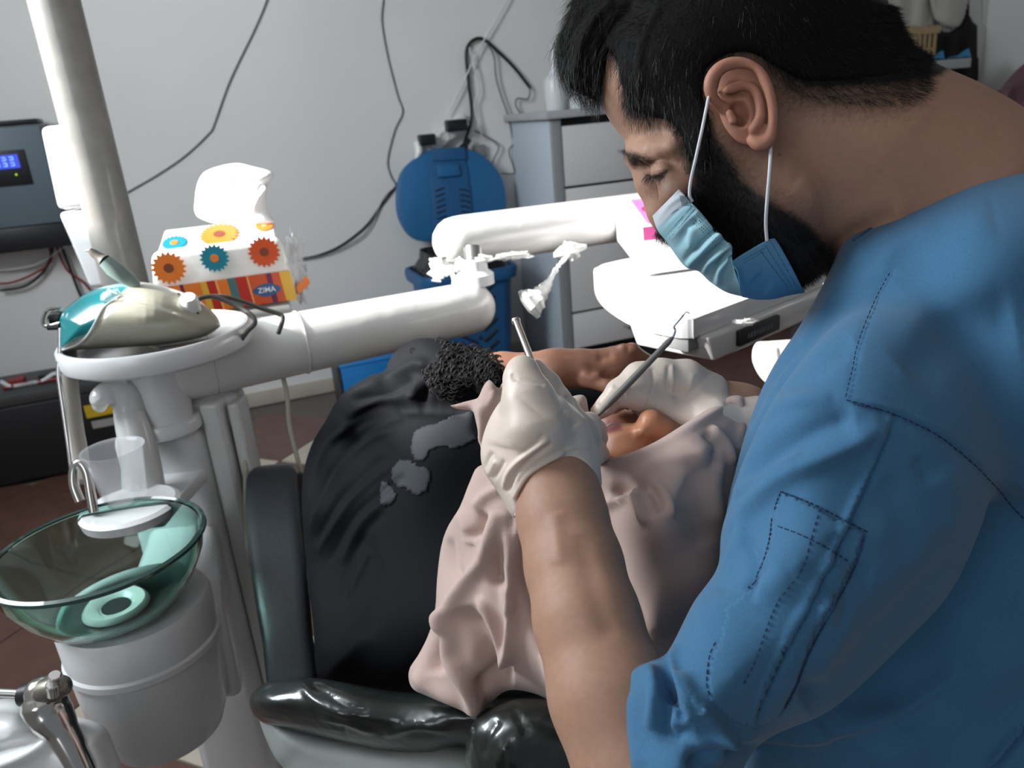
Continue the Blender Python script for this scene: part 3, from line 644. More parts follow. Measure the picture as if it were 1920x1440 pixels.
# ------------------------------------------------------------------ blue bin with its lid open against the wall
bl = onW(850, 380, .30); bn = empty('swing_bin', np.array([*onW(860, 560, .38)[:2], 0]), 'tall blue plastic bin standing open with a black bag', 'bin')
ba, bb = AB(onW(862, 500, .36)); ztop = onW(820, 505, .36)[2]
def rrect(hw, hd, rad, n=8):
    out = []
    for (sx, sy, a0) in ((1, 1, 0), (-1, 1, 90), (-1, -1, 180), (1, -1, 270)):
        for k in range(n):
            t = math.radians(a0 + 90 * k / (n - 1)); out.append((sx * (hw - rad) + rad * math.cos(t), sy * (hd - rad) + rad * math.sin(t)))
    return out
def loft(rings, closed_top=False):
    n = len(rings[0]); V = [p for r in rings for p in r]; F = [(i * n + k, i * n + (k + 1) % n, (i + 1) * n + (k + 1) % n, (i + 1) * n + k) for i in range(len(rings) - 1) for k in range(n)]
    F.append(tuple(range(n))[::-1])
    if closed_top: F.append(tuple(range((len(rings) - 1) * n, len(rings) * n)))
    return np.array(V), F
def ring(hw, hd, rad, z): return [RW(ba + x, bb - y, z) for x, y in rrect(hw, hd, rad)]
bw = .215
mesh_obj('bin_body', loft([ring(bw * .80, .16, .06, 0.0), ring(bw * .98, .185, .07, ztop - .06), ring(bw * 1.1, .205, .08, ztop - .055), ring(bw * 1.13, .21, .085, ztop - .02), ring(bw * 1.1, .205, .08, ztop), ring(bw * 1.02, .19, .075, ztop), ring(bw * .9, .17, .06, ztop - .25)]), M['bin'], bn)
mesh_obj('bin_bag', loft([ring(bw * .9, .17, .07, ztop - .2), ring(bw * .98, .185, .07, ztop - .01), ring(bw * .8, .15, .07, ztop + .05), ring(bw * .78, .14, .07, ztop + .09), ring(bw * .66, .12, .06, ztop + .06), ring(bw * .5, .1, .04, ztop - .1)], True), M['bag'], bn)
# slots on the front of the body
for row in range(8):
    for s_ in (-1, 1):
        a = ba + .09 * 1 + .0; z = ztop - .12 - row * .055; t = -.115 * .4
        P = [RW(ba + .01 + s_ * (.02 + .07 * k), bb + .168 + .02 * (z / ztop), z + .045 * k) for k in (0, .35, .7, 1)]
        mesh_obj('slot', tube(cat(P, 3), .0065, 6), M['gap'], bn)
    mesh_obj('slot', ball(RW(ba + .01, bb + .168 + .02 * (z / ztop), z + .02), (.008, .006, .01), 6), M['gap'], bn)
# lid: rounded disc tilted up against the wall
lc = onW(848, 372, .13); lu = EZ * .985 + E2 * .17; lu /= np.linalg.norm(lu); lx = E1; ln = np.cross(lu, lx); ln = -ln if ln @ E2 > 0 else ln
outl = [(745, 385), (752, 325), (785, 292), (820, 278), (870, 278), (905, 290), (938, 325), (950, 370), (945, 410), (925, 445), (850, 452), (785, 450), (757, 425)]
def lidp(px, py, off=0):
    r = ray(px, py); return CP + r * (((lc + ln * off - CP) @ ln) / (r @ ln))
ld = mesh_obj('lid', prism([lidp(x, y) for x, y in cat(outl, 4, True)], -ln * .05, .012), M['bin2'], bn)
mesh_obj('lid_panel', prism([lidp(x, y, .002) for x, y in [(803, 296), (868, 292), (876, 320), (890, 440), (812, 448), (806, 340)]], ln * .010, .004), M['bin'], bn)
mesh_obj('lid_flap', prism([lidp(x, y, .01) for x, y in [(818, 310), (858, 307), (862, 330), (820, 334)]], ln * .018, .006), M['bin2'], ld)
mesh_obj('lid_hinge', prism([lidp(x, y, .0) for x, y in [(806, 280), (870, 276), (872, 300), (808, 304)]], ln * .02, .006), M['bin'], ld)
for k in range(9):
    for s_, xs_ in ((-1, (817, 833)), (1, (862, 880))):
        y = 352 + k * 10.5; x0_, x1_ = xs_; x0_ += k * .6; x1_ += k * .8
        P = [lidp(x0_, y + (3 if s_ > 0 else 6), .014), lidp((x0_ + x1_) / 2, y + 3, .014), lidp(x1_, y + (7 if s_ > 0 else 0), .014)]
        mesh_obj('slot', tube(P, .0035, 5), M['gap'], ld)
# bright blue cardboard box, grey box at its left
g0 = onW(636, 730, .45); az0 = AB(onW(637, 690, .35))[0]
bxo = empty('blue_box', RW(az0 + .14, .3, 0), 'bright blue low box on the floor left of the patient', 'box')
zz = onW(640, 684, .35)[2]
mesh_obj('box_body', boxr(az0, az0 + .30, .18, .38, 0.0, zz - .008, .004), M['bluebox'], bxo)
mesh_obj('box_lid', boxr(az0 - .003, az0 + .303, .177, .383, zz - .006, zz, .003), M['bluebox'], bxo)
mesh_obj('box_edge', boxr(az0 - .022, az0 - .006, .19, .37, 0.0, zz - .01, .002), M['invdark'], bxo)

# ------------------------------------------------------------------ battery and clutter on the floor at the left
bat = empty('battery', RW(-.95, .25, 0), 'big black battery on the floor with a yellow label', 'battery')
zq = onW(120, 745, .42)[2]; ea = AB(onW(252, 760, .42))[0]
mesh_obj('battery_case', boxr(ea - .95, ea, .08, .42, 0.01, zq, .012), M['blk'], bat)
mesh_obj('battery_lid', boxr(ea - .95, ea + .004, .076, .424, zq + .0005, zq + .05, .010), M['invdark'], bat)
la0 = AB(onW(158, 770, .43))[0]; la1 = AB(onW(212, 755, .43))[0]
mesh_obj('yellow_label', boxr(la0, la1, .4205, .423, onW(160, 786, .43)[2], onW(160, 762, .43)[2]), M['yellow'], bat)
mesh_obj('white_label', boxr(la0 + .012, la1 - .0, .4205, .423, onW(170, 806, .43)[2], onW(170, 792, .43)[2]), M['invside'], bat)
for i, (x, m) in enumerate(((35, 'cabler'), (95, 'cableb'), (175, 'cableb'), (130, 'grey'))):
    a_ = AB(onW(x, 725, .25))[0]; mesh_obj('terminal', obox(RW(a_, .25, zq + .062), E1 * .03, E2 * .03, EZ * .011, .004), M[m], bat)
for pts, m, lb in (([(0, 715), (50, 735), (105, 700), (130, 725)], 'cablew', 'pale lead lying across the top of the battery'), ([(10, 740), (60, 732), (110, 740), (130, 728)], 'cabler', 'dull red lead lying on the battery'), ([(130, 690), (180, 700), (215, 715)], 'cableb', 'black lead at the right end of the battery')):
    P = cat([onW(x, y, .33) for x, y in pts], 8); P[:, 2] = np.maximum(P[:, 2], zq + .06); tag(mesh_obj('cable', tube(P, .009, 8), M[m], sh=False), lb, 'cable')

# ------------------------------------------------------------------ maroon jacket behind the dentist, at the right edge
mv = Vol(1760, 90, 2150, 420, 1.55, 2.15, .008)
mv.chain([(1990, 200, 1.9, 95), (1900, 235, 1.85, 62), (1835, 262, 1.8, 38)], .05).chain([(1990, 200, 1.9, 100), (2000, 380, 1.85, 110)], .05)
V, Q = mv.surf(1); pm = strokes(PM(1750, 80, 2150, 420, 3), [([(1900, 160), (1880, 220), (1890, 280)], 8, .012), ([(1850, 200), (1860, 260)], 7, -.010), ([(1915, 190), (1905, 270)], 7, -.01)])
mj = empty('coat_stand', np.array([*C(1990, 300, 1.85)[:2], 0]), 'maroon jacket bunched on a stand behind the dentist, right edge', 'jacket')
mesh_obj('jacket', (relief(V, Q, pm), Q), M['maroon'], mj)
sp = C(1990, 300, 1.85); mesh_obj('stand', join([cyl([sp[0], sp[1], 0], sp, .02, 16), lathe([sp[0], sp[1], 0], [(0, .02), (.16, .018), (.16, 0), (0, 0)], 24)]), M['grey'], mj)

# ================================================================== dental unit (left)
def vpt(px, py, z): return C(px, py, z)
# --- lamp pole
pc = C(220, 470, 1.55); pb_ = np.array([pc[0], pc[1], 0])
pole = empty('lamp_pole', pb_, 'tall grey lamp pole rising at the left, sunlit white on one edge', 'pole')
pr_px = 41 * 1.55 / f
mesh_obj('pole_tube', cyl([*pc[:2], .86], [*pc[:2], 2.7], pr_px, 48), M['pole'], pole)
mesh_obj('pole_collar', lathe([*pc[:2], .80], [(pr_px, 0), (pr_px + .018, .004), (pr_px + .018, .06), (pr_px + .004, .07)], 40), M['white'], pole)
c1 = C(176, 352, 1.62); SL = (C(165, 250, 1.62) - C(190, 500, 1.62)); top = C(160, 246, 1.62)[2]; bot = C(200, 560, 1.62)[2]
def hp(px, py, z, Z): p = C(px, py, z); return np.array([p[0], p[1], Z])
xl = C(133, 240, 1.62)[0]; xr = C(222, 240, 1.62)[0]; yy = C(170, 240, 1.62)[1]
def zbox(xa, xb, ya, yb, za, zb, r=.008): return hexa([(xa, ya, za), (xb, ya, za), (xb, yb, za), (xa, yb, za)], [(xa, ya, zb), (xb, ya, zb), (xb, yb, zb), (xa, yb, zb)], r, 3)
zA = C(133, 238, 1.60)[2]; zB = C(190, 390, 1.60)[2]; zC = C(200, 560, 1.6)[2]
def tbox(xt, xb, xr_, ya, yb, zb, zt, r=.008): return hexa([(xb, ya, zb), (xr_, ya, zb), (xr_, yb, zb), (xb, yb, zb)], [(xt, ya, zt), (xr_, ya, zt), (xr_, yb, zt), (xt, yb, zt)], r, 3)
px_ = pc[0]; X6 = lambda x, y: C(x, y, 1.56)[0]
mesh_obj('cover', tbox(X6(131, 238), X6(136, 388), px_, pc[1] - .02, pc[1] + .06, C(136, 388, 1.56)[2], C(131, 236, 1.56)[2], .012), M['white'], pole)
mesh_obj('cover', tbox(X6(136, 394), X6(168, 520), px_, pc[1] - .02, pc[1] + .07, C(168, 540, 1.56)[2], C(136, 392, 1.56)[2], .010), M['white'], pole)
X8 = lambda x, y: C(x, y, 1.78)[0]; y8 = pc[1] + .20
mesh_obj('bracket', tbox(px_, px_, X6(207, 200), pc[1] + .02, pc[1] + .05, C(205, 232, 1.6)[2], C(195, 150, 1.6)[2], .008), M['white'], pole)
mesh_obj('bracket', tbox(px_, px_, X6(224, 262), pc[1] + .01, pc[1] + .06, C(222, 300, 1.6)[2], C(215, 236, 1.6)[2], .008), M['white'], pole)

# --- column body with disc on top
XL, XR = C(203, 830, 1.16)[0], C(397, 830, 1.16)[0]; YF = C(300, 830, 1.16)[1]
ztp = C(300, 790, 1.2)[2]
unit = empty('dental_unit_column', [(XL + XR) / 2, YF + .1, 0], 'white dental unit column carrying the round tray and the jointed arm', 'dental unit')
mesh_obj('unit_body', zbox(XL, XR - .02, YF, YF + .13, .17, ztp, .022), M['white'], unit)
mesh_obj('side_panel', zbox(XR - .018, XR + .012, YF + .02, YF + .10, .17, ztp + .03, .006), M['offw'], unit)
mesh_obj('side_panel', zbox(XR + .016, XR + .034, YF + .04, YF + .09, .17, ztp + .02, .005), M['offw'], unit)
mesh_obj('unit_base', zbox(XL + .02, XR + .01, YF + .02, YF + .12, 0.0, .168, .01), M['dark'], unit)
mesh_obj('shoulder_cap', lathe([XR - .03, YF + .09, ztp - .01], [(0, .05), (.035, .047), (.055, .035), (.06, .0), (.055, -.01)], 28), M['white'], unit)
nk = C(300, 780, 1.17); nkb = np.array([nk[0], nk[1], ztp])
dc = C(291, 620, 1.13); nk_xy = C(300, 740, 1.15)
ntop = dc[2] - .036
sr = 52 * 1.15 / f
mesh_obj('neck', lathe([nk_xy[0], nk_xy[1], 0], [(sr + .004, ztp - .004), (sr + .009, ztp + .0), (sr + .009, ztp + .014), (sr + .006, ztp + .018), (sr - .001, ztp + .019), (sr - .001, ztp + .022), (sr - .001, ntop - .006), (sr + .004, ntop + .002)], 48), M['white'], unit)
RD = 170 * 1.13 / f
mesh_obj('round_tray', lathe([dc[0], dc[1], ntop], [(0, 0), (RD - .012, 0), (RD - .002, .006), (RD, .012), (RD, .030), (RD - .003, .034), (RD - .008, .034), (RD - .011, .030), (RD - .013, .012), (0, .012)], 72), M['white'], unit)
mesh_obj('tray_recess', lathe([dc[0], dc[1], ntop + .0125], [(0, 0), (RD - .016, 0), (RD - .017, .001), (0, .001)], 64), M['blkgloss'], unit)

# --- jointed arm
A0 = C(330, 690, 1.17); A1 = C(880, 578, 1.38); r1 = 54 * 1.28 / f
arm = empty('support_arm', A0, 'thick white jointed arm reaching from the column to the instrument tray', 'arm')
def roundsec(n=40, p=2.7): return [(abs(math.cos(t)) ** (2 / p) * np.sign(math.cos(t)), abs(math.sin(t)) ** (2 / p) * np.sign(math.sin(t))) for t in np.arange(n) * 2 * math.pi / n]
mesh_obj('lower_arm', tube([A0, A0 * .99 + A1 * .01, A0 * .62 + A1 * .38, A1], [r1 * 1.10, r1 * 1.10, r1 * 1.05, r1 * .98], 48, rnd=True), M['wrap'], arm)
for t, in ((.10,), (.385,)):
    p = A0 * (1 - t) + A1 * t; q = A0 * (1 - t - .004) + A1 * (t + .004); mesh_obj('film_edge', tube([p, q], r1 * 1.09, 48), M['filmw'], arm)
B0 = C(856, 452, 1.44); B1 = C(1290, 392, 1.64); r2 = 45 * 1.46 / f
mesh_obj('upper_arm', tube([B0, B0 * .97 + B1 * .03, B1], [r2, r2 * 1.02, r2 * 1.02], 48, rnd=True), M['wrap'], arm)
J0 = C(893, 545, 1.38); J1 = C(893, 470, 1.42)
J0 = np.array([J0[0], J0[1] + .01, J0[2] + .01]); J1 = np.array([J0[0], J0[1] + .02, J1[2]])
mesh_obj('joint_collar', lathe([*J0[:2], J0[2] + .0], [(.034, 0), (.034, .018), (.024, .026), (.024, .044), (.017, .046)], 28), M['white'], arm)
mesh_obj('joint_pin', cyl([*J0[:2], J0[2] + .03], [*J1[:2], J1[2] + .01], .0165, 20), M['steelb'], arm)
# crinkled film wrapped on the upper arm and its loose twisted ends
def crumple(c, s, n=9, seed=1):
    rr = np.random.default_rng(seed); V, F = ball((0, 0, 0), 1, n); V = V * (1 + .45 * rr.standard_normal((len(V), 1)) * .6); return V * np.array(s) + c, F
for p_, s_, k_ in ((C(830, 500, 1.38), (.020, .012, .016), 2), (C(862, 497, 1.38), (.016, .010, .010), 3), (C(905, 487, 1.37), (.022, .010, .007), 5), (C(1068, 470, 1.46), (.022, .012, .014), 8), (C(960, 480, 1.41), (.03, .006, .006), 9)):
    mesh_obj('film_bunch', crumple(p_, s_, 8, k_), M['filmw'], arm)
def tail(pts, r, seed):
    P = cat([C(*p) for p in pts], 8); rr = np.random.default_rng(seed); R = np.interp(np.linspace(0, 1, len(P)), np.linspace(0, 1, len(r)), r) * (1 + .3 * rr.standard_normal(len(P)).clip(-1, 1)); return tube(P, R, 8)
for T_ in (tail([(818, 485, 1.38), (820, 505, 1.38), (818, 528, 1.38)], [.012, .005, .008], 1), tail([(842, 490, 1.38), (848, 510, 1.38), (852, 534, 1.38)], [.012, .004, .004], 2)): mesh_obj('film_tail', T_, M['filmw'], arm)
mesh_obj('film_tail', tail([(1070, 470, 1.45), (1062, 482, 1.45), (1045, 502, 1.45), (1022, 540, 1.45), (1003, 562, 1.4), (993, 570, 1.4)], [.014, .004, .004, .010, .018, .026], 4), M['filmw'], arm)
B2 = C(1300, 480, 1.50)
mesh_obj('tray_mount', cyl(B1 - EZ * .10, B1 - EZ * .01, .035, 24), M['white'], arm)

# --- instrument tray (level slab)
Zt = C(1300, 596, .97)[2]
top_px = [(1113, 508), (1122, 500), (1165, 487), (1430, 440), (1640, 415), (1612, 478), (1560, 500), (1322, 590), (1300, 598), (1262, 597), (1190, 580), (1140, 553), (1118, 530)]
TP = [onZ(x, y, Zt) for x, y in cat(top_px, 3, True)]
trayo = empty('instrument_tray', onZ(1400, 520, Zt), 'large white instrument tray slab held above the patient', 'tray')
mesh_obj('tray_slab', prism(TP, (0, 0, -.025), .007, 3), M['tray'], trayo)
fr = (onZ(1560, 500, Zt) - onZ(1322, 590, Zt)); fr /= np.linalg.norm(fr); inw = np.cross(EZ, fr); inw = inw if inw[1] > 0 else -inw
q0 = onZ(1348, 600, Zt); box0 = q0 + inw * .016 - EZ * .0255
Lx = np.linalg.norm(onZ(1560, 500, Zt) - q0)
mesh_obj('control_box', hexa([box0 + fr * .015 - EZ * .036, box0 + fr * (Lx + .02) - EZ * .036, box0 + fr * (Lx + .02) + inw * .13 - EZ * .036, box0 + fr * .015 + inw * .13 - EZ * .036], [box0 + fr * 0, box0 + fr * (Lx + .02), box0 + fr * (Lx + .02) + inw * .13, box0 + inw * .13], .005, 3), M['offw'], trayo)
lpx = box0 + fr * Lx * .33 - EZ * .017 - inw * .002
pl = mesh_obj('nameplate', obox(lpx, fr * Lx * .145, inw * .004, EZ * .0105, .0015), M['blk'], trayo)
g = []
for k in range(9): g.append(obox(lpx + fr * Lx * (-.085 + k * .0205) - inw * .0043, fr * Lx * .0072, inw * .0002, EZ * (.0038 if k % 3 else .0028)))
tag(mesh_obj('worn_lettering', join(g), M['inv'], pl), kind='stuff')
mesh_obj('instrument_holder', obox(box0 + fr * -.004 + inw * .04 - EZ * .010, fr * .012, inw * .022, EZ * .009, .003), M['grey'], trayo)
mesh_obj('instrument_holder', obox(box0 + fr * (Lx - .02) - inw * .010 - EZ * .008, fr * .015, inw * .015, EZ * .010, .004), M['grey'], trayo)
for p_, k_ in ((box0 + fr * Lx * .2 - inw * .010 + EZ * .006, 21), (box0 + fr * Lx * .85 - inw * .022 + EZ * .014, 22)): mesh_obj('loose_film', crumple(p_, (.016, .006, .004), 8, k_), M['filmw'], trayo)
mount = onZ(1500, 440, Zt)
mesh_obj('tray_stem', tube([mount - EZ * .02, mount - EZ * .05, B1 - EZ * .12, B1 - EZ * .09], .016, 16), M['offw'], trayo)

# --- white and pink glove box on the tray
D0 = onZ(1207, 517, Zt + .004); D1 = onZ(1157, 452, Zt + .004); dx = onZ(1400, 490, Zt + .004) - D0; dx /= np.linalg.norm(dx); dy = D1 - D0; dl = np.linalg.norm(dy); dy /= dl
bh = C(1207, 420, np.dot(D0 - CP, FW))[2] - D0[2]; bwid = .17
gb = empty('glove_box', D0, 'white and pink cardboard dispenser box standing on the tray', 'box')
P0 = [D0, D0 + dx * bwid, D0 + dx * bwid + dy * dl, D0 + dy * dl]
mesh_obj('box_body', hexa(P0, [p + EZ * bh for p in P0], .003, 2), M['box'], gb)
mesh_obj('pink_top_print', prism([P0[0] + EZ * (bh + .0002) + dx * .012 + dy * .02, P0[1] + EZ * (bh + .0002), P0[2] + EZ * (bh + .0002) - dy * .005, P0[3] + EZ * (bh + .0002) + dx * .03 - dy * .005], (0, 0, .0006)), M['pinkl'], gb)
mesh_obj('dispenser_slot', prism([P0[0] + EZ * (bh + .0012) + dx * (bwid * .42 + .036 * math.cos(t)) + dy * (dl / 2 + dl * .18 * math.sin(t)) - dx * .008 for t in np.arange(20) * math.pi / 10], (0, 0, .0008)), M['slot'], gb)
nf_ = np.cross(dx, EZ); nf_ = nf_ if nf_[1] < 0 else -nf_
mesh_obj('pink_front_print', prism([P0[0] + nf_ * .0004 + EZ * bh * .99, P0[1] + nf_ * .0004 + EZ * bh * .99, P0[1] + nf_ * .0004 + EZ * bh * .68, P0[0] + nf_ * .0004 + EZ * bh * .72 + dx * .001], nf_ * .0006), M['pink'], gb)

# --- sunlit paper bundle below the tray
pv = Vol(1400, 615, 1560, 860, 1.86, 2.08, .0045)
pv.inflate([(1416, 645), (1440, 640), (1520, 640), (1560, 680), (1500, 730), (1440, 720), (1412, 680)], 1.97, .035, .02, .004)
pv.inflate([(1452, 700), (1480, 690), (1540, 690), (1540, 800), (1470, 840), (1455, 760), (1440, 715)], 1.97, .03, .02, .006)
V, Q = pv.surf(1); pm = strokes(PM(1390, 610, 1570, 850, 3), [([(1462, 645), (1468, 690), (1458, 700)], 5, -.006), ([(1450, 700), (1490, 698)], 5, -.006), ([(1480, 650), (1500, 690)], 6, .006)])
pb0 = C(1515, 735, 1.97)
pbn = empty('paper_stand', [pb0[0], pb0[1], 0], 'sunlit bunch of white paper towels on a stand, seen under the tray beside the dentist', 'paper')
mesh_obj('paper_towels', (relief(V, Q, pm), Q), M['paper'], pbn)
mesh_obj('stand_pole', cyl([pb0[0], pb0[1], .02], pb0, .012, 14), M['grey'], pbn)
mesh_obj('stand_foot', lathe([pb0[0], pb0[1], 0], [(0, .02), (.09, .018), (.09, 0), (0, 0)], 24), M['grey'], pbn)

# --- ultrasonic scaler on the round tray
scl = empty('scaler', C(260, 650, 1.10), 'cream and teal dental scaler unit sitting on the round tray', 'scaler')
zS = 1.09
sv = Vol(60, 500, 440, 690, .98, 1.22, .0016)
body = [(111, 657), (109, 610), (112, 590), (130, 572), (165, 548), (212, 533), (262, 528), (320, 540), (365, 558), (395, 580), (413, 604), (410, 615), (380, 632), (310, 645), (220, 653), (150, 656)]
sv.inflate(body, [(111, 640, 1.075), (250, 600, 1.09), (410, 610, 1.11)], [(111, 620, .05), (250, 590, .07), (400, 605, .05)], .045, .004)
V, Q = sv.surf(1)
pm = strokes(PM(60, 500, 440, 690, 2), [([(195, 568), (240, 566), (290, 575), (340, 592), (400, 612)], 7, .0020, 's'), ([(118, 652), (160, 640), (190, 600), (205, 572), (240, 560)], 4, -.0012)])
V = relief(V, Q, pm); px, py, zz = world2px(V)
tl = (px < np.interp(py, [520, 550, 575, 600, 630, 645, 660], [262, 225, 196, 184, 160, 128, 100]))
cols = np.tile(np.array([.50, .48, .38]), (len(V), 1)).astype(np.float32); cols[tl] = (.006, .20, .22)
mscal = mat('scaler_plastic', (.5, .48, .38), .25, coat=.6, vcol=True)
mesh_obj('scaler_body', (V, Q), mscal, scl, cols=cols, sh=False)
ss = Surf(V, Q)
mesh_obj('trim_line', tube([ss.at(x, y, .0006) for x, y in cat([(118, 655), (145, 645), (165, 628), (182, 600), (196, 576), (225, 556)], 4)], .0016, 6), M['white'], scl)
kn = ss.at(357, 572); mesh_obj('knob', lathe(kn, [(0, .016), (.009, .016), (.012, .012), (.013, 0), (.013, -.01)], 24, (C(357, 560, 1.05) - kn) * .0 + EZ * .7 - FW * .6 + RT * .2), M['white'], scl)
mesh_obj('indicator', ball(ss.at(371, 587), .0016, 6), M['blk'], scl); mesh_obj('indicator', ball(ss.at(335, 552), .002, 6), M['blk'], scl)
mesh_obj('holder_clip', crumple(ss.at(211, 560, .004), (.012, .008, .008), 8, 33), M['film'], scl)
hpz = [C(x, y, z) for x, y, z in ((258, 537, 1.06), (235, 520, 1.05), (212, 503, 1.045), (196, 489, 1.04), (186, 482, 1.04), (176, 475, 1.037), (168, 469, 1.035))]
hpo = empty('scaler_handpiece', hpz[0], 'grey-green slim handpiece resting tip-up on the scaler', 'handpiece')
mesh_obj('handpiece_grip', tube(hpz[:4], [.006, .0105, .0115, .009], 16), M['tealh'], hpo)
mesh_obj('handpiece_tip', tube(hpz[3:], [.009, .0065, .0058, .0035], 16), M['grip'], hpo)
mesh_obj('tip_pin', tube([hpz[-1], C(160, 471, 1.035)], .0012, 6), M['steel'], hpo)
# connector at the scaler's back end
cn = empty('hose_connector', C(98, 598, 1.07), 'chrome and black hose connector at the back end of the scaler', 'connector')
mesh_obj('wire_clip', join([tube(cat([C(112, 577, 1.06), C(88, 582, 1.06), C(80, 602, 1.06), C(86, 612, 1.06), C(112, 606, 1.06)], 5), .0022, 8), tube(cat([C(112, 583, 1.07), C(95, 588, 1.07), C(90, 600, 1.07), C(112, 603, 1.07)], 5), .002, 8)]), M['chrome'], cn)
mesh_obj('plug_body', tube([C(118, 598, 1.075), C(100, 596, 1.075)], .011, 14), M['blk'], cn)
mesh_obj('cord_end', tube([C(112, 613, 1.06), C(90, 614, 1.06)], .004, 8), M['blk'], cn)
# hoses hanging down
P = cat([C(113, 615, 1.06), C(113, 655, 1.06), C(110, 700, 1.06), (C(118, 760, 1.06)), C(128, 830, 1.06), C(138, 905, 1.05)], 26)
mesh_obj_h = mesh_obj('metal_hose', tube(P, .0033 + .0007 * np.sin(np.arange(len(P)) * math.pi), 10), M['steelb'], sh=False)
tag(mesh_obj_h, 'thin ribbed metal hose hanging from the scaler into the glass bowl', 'hose')
P = cat([C(127, 655, 1.10), C(130, 720, 1.10), C(138, 790, 1.10), C(148, 850, 1.10), C(155, 905, 1.09)], 8)
tag(mesh_obj('hose', tube(P, .012, 14), M['hose'], sh=False), 'thick taupe hose hanging behind the thin metal hose', 'hose')
for pts, lb in (([(372, 560, 1.08), (400, 556, 1.09), (440, 572, 1.10), (470, 590, 1.10), (478, 605, 1.10), (465, 620, 1.11), (450, 640, 1.12)], 'grey cable arching off the scaler and back under the round tray'),
                ([(385, 556, 1.10), (430, 558, 1.12), (490, 578, 1.14), (525, 590, 1.15), (530, 600, 1.15), (522, 625, 1.16)], 'grey cable arching off the scaler down onto the arm')):
    tag(mesh_obj('cable', tube(cat([C(*p) for p in pts], 8), .0035, 8), M['grip'], sh=False), lb, 'cable')
for pts, lb in (([(440, 735, 1.22), (447, 755, 1.22), (457, 790, 1.22), (460, 870, 1.22), (462, 980, 1.22), (470, 1060, 1.22)], 'thin beige tube hanging along the right side of the column'),
                ([(530, 706, 1.26), (538, 740, 1.26), (543, 800, 1.26), (560, 870, 1.26), (572, 930, 1.26)], 'thin beige tube hanging from the arm beside the patient')):
    tag(mesh_obj('tube', tube(cat([C(*p) for p in pts], 8), .004, 8), M['cream'], sh=False), lb, 'tube')

# --- tissue pack standing on a ledge behind the arm
tz = 1.36
L0 = C(300, 575, tz); base_z = C(420, 578, tz)[2]
ex = C(545, 578, tz) - C(305, 578, tz); ex[2] = 0; ww = np.linalg.norm(ex) / 2; ex /= np.linalg.norm(ex); ey = np.array([-ex[1], ex[0], 0])
base_z = C(545, 578, tz)[2]
ex = ex * math.cos(.30) + ey * math.sin(.30); ey = np.array([-ex[1], ex[0], 0])
tc_ = C(425, 560, tz); tc_ = np.array([tc_[0], tc_[1], base_z]) + ey * .055
tp = empty('tissue_pack', tc_, 'flower-printed tissue pack with a white tissue sticking out', 'tissue pack')
hh_ = C(420, 455, tz)[2] - base_z
TH = .155 * 0 + (C(430, 440, tz)[2] - C(430, 575, tz)[2])
W2 = .124; TH *= 1.0
def pk(u, v, w): return tc_ + ex * u + ey * v + EZ * w          # u along width, v depth (- towards the camera), w up
def wid(w): return W2 * (1 - .10 * (w / TH))
bodyg = hexa([pk(-W2, -.05, .003), pk(W2, -.05, .003), pk(W2, .05, .003), pk(-W2, .05, .003)], [pk(-wid(TH) + .004, -.052, TH), pk(wid(TH), -.052, TH), pk(wid(TH) - .01, .048, TH), pk(-wid(TH) + .02, .048, TH)], .014, 4)
mesh_obj('pack_body', bodyg, M['pack'], tp)
RH = .027
mesh_obj('pack_top', hexa([pk(-wid(TH) + .010, -.046, TH - .012), pk(wid(TH) - .008, -.046, TH - .012), pk(wid(TH) - .012, .056, TH - .01), pk(-wid(TH) + .02, .056, TH - .01)], [pk(-W2 * .70, .030, TH + RH), pk(W2 * .84, .030, TH + RH), pk(W2 * .80, .054, TH + RH * .8), pk(-W2 * .66, .054, TH + RH * .8)], .006, 3), M['pack'], tp)
yf = -.0535
def quad(u0, u1, w0, w1, m, name='printed_stripe', lean=.0, off=0.0):
    return mesh_obj(name, prism([pk(u0, yf - off, w0), pk(u1, yf - off, w0), pk(u1 - lean, yf - off, w1), pk(u0 - lean, yf - off, w1)], ey * -.0005), M[m], tp)
hs = TH * .50
cols_ = [(.02, 'orange'), (.05, 'orange2'), (.03, 'orange'), (.012, 'purp'), (.06, 'orange'), (.022, 'yell'), (.03, 'red'), (.008, 'peach'), (.035, 'orange'), (.03, 'tealg'), (.04, 'red'), (.006, 'peach'), (.065, 'orange2'), (.02, 'purp'), (.03, 'orange2'), (.04, 'yell')]
tot = sum(c[0] for c in cols_); u0 = -W2 + .010; sc_ = (2 * W2 - .016) / tot
for wd, m in cols_: quad(u0, u0 + wd * sc_, .006, hs, m, lean=.004); u0 += wd * sc_
def flower(u, w, r, m, mc, top=False, n=18):
    def P_(a, b, o): return pk(u + a, -.046 + .889 * b - .0006, TH - .012 + .457 * b + .0012 + o) if top else pk(u + a, yf - .0008 - o, w + b)
    out = []
    for k in range(n * 2):
        rr = r if k % 2 == 0 else r * .78; t = math.pi * k / n; out.append((rr * math.cos(t), rr * math.sin(t)))
    base_b = w if top else 0
    nrm = (EZ * .89 - ey * .457) if top else -ey
    fl_ = mesh_obj('printed_flower', prism([P_(a, b + base_b, 0) for a, b in out], nrm * .0005), M[m], tp, smooth=False)
    mesh_obj('flower_centre', prism([P_(r * .28 * math.cos(t), base_b + r * .28 * math.sin(t), .0006) for t in np.arange(12) * math.pi / 6], nrm * .0005), M[mc], fl_)
flower(-W2 * .66, TH * .76, .029, 'orange', 'brown'); flower(.0 - .006, TH * .82, .025, 'tealp', 'orange'); flower(W2 * .62, TH * .82, .028, 'orange2', 'brown')
flower(-W2 * .56, .040, .023, 'tealp', 'orange', True); flower(.006, .050, .036, 'orange', 'brown', True, 22); flower(W2 * .68, .060, .017, 'orange', 'peach', True)
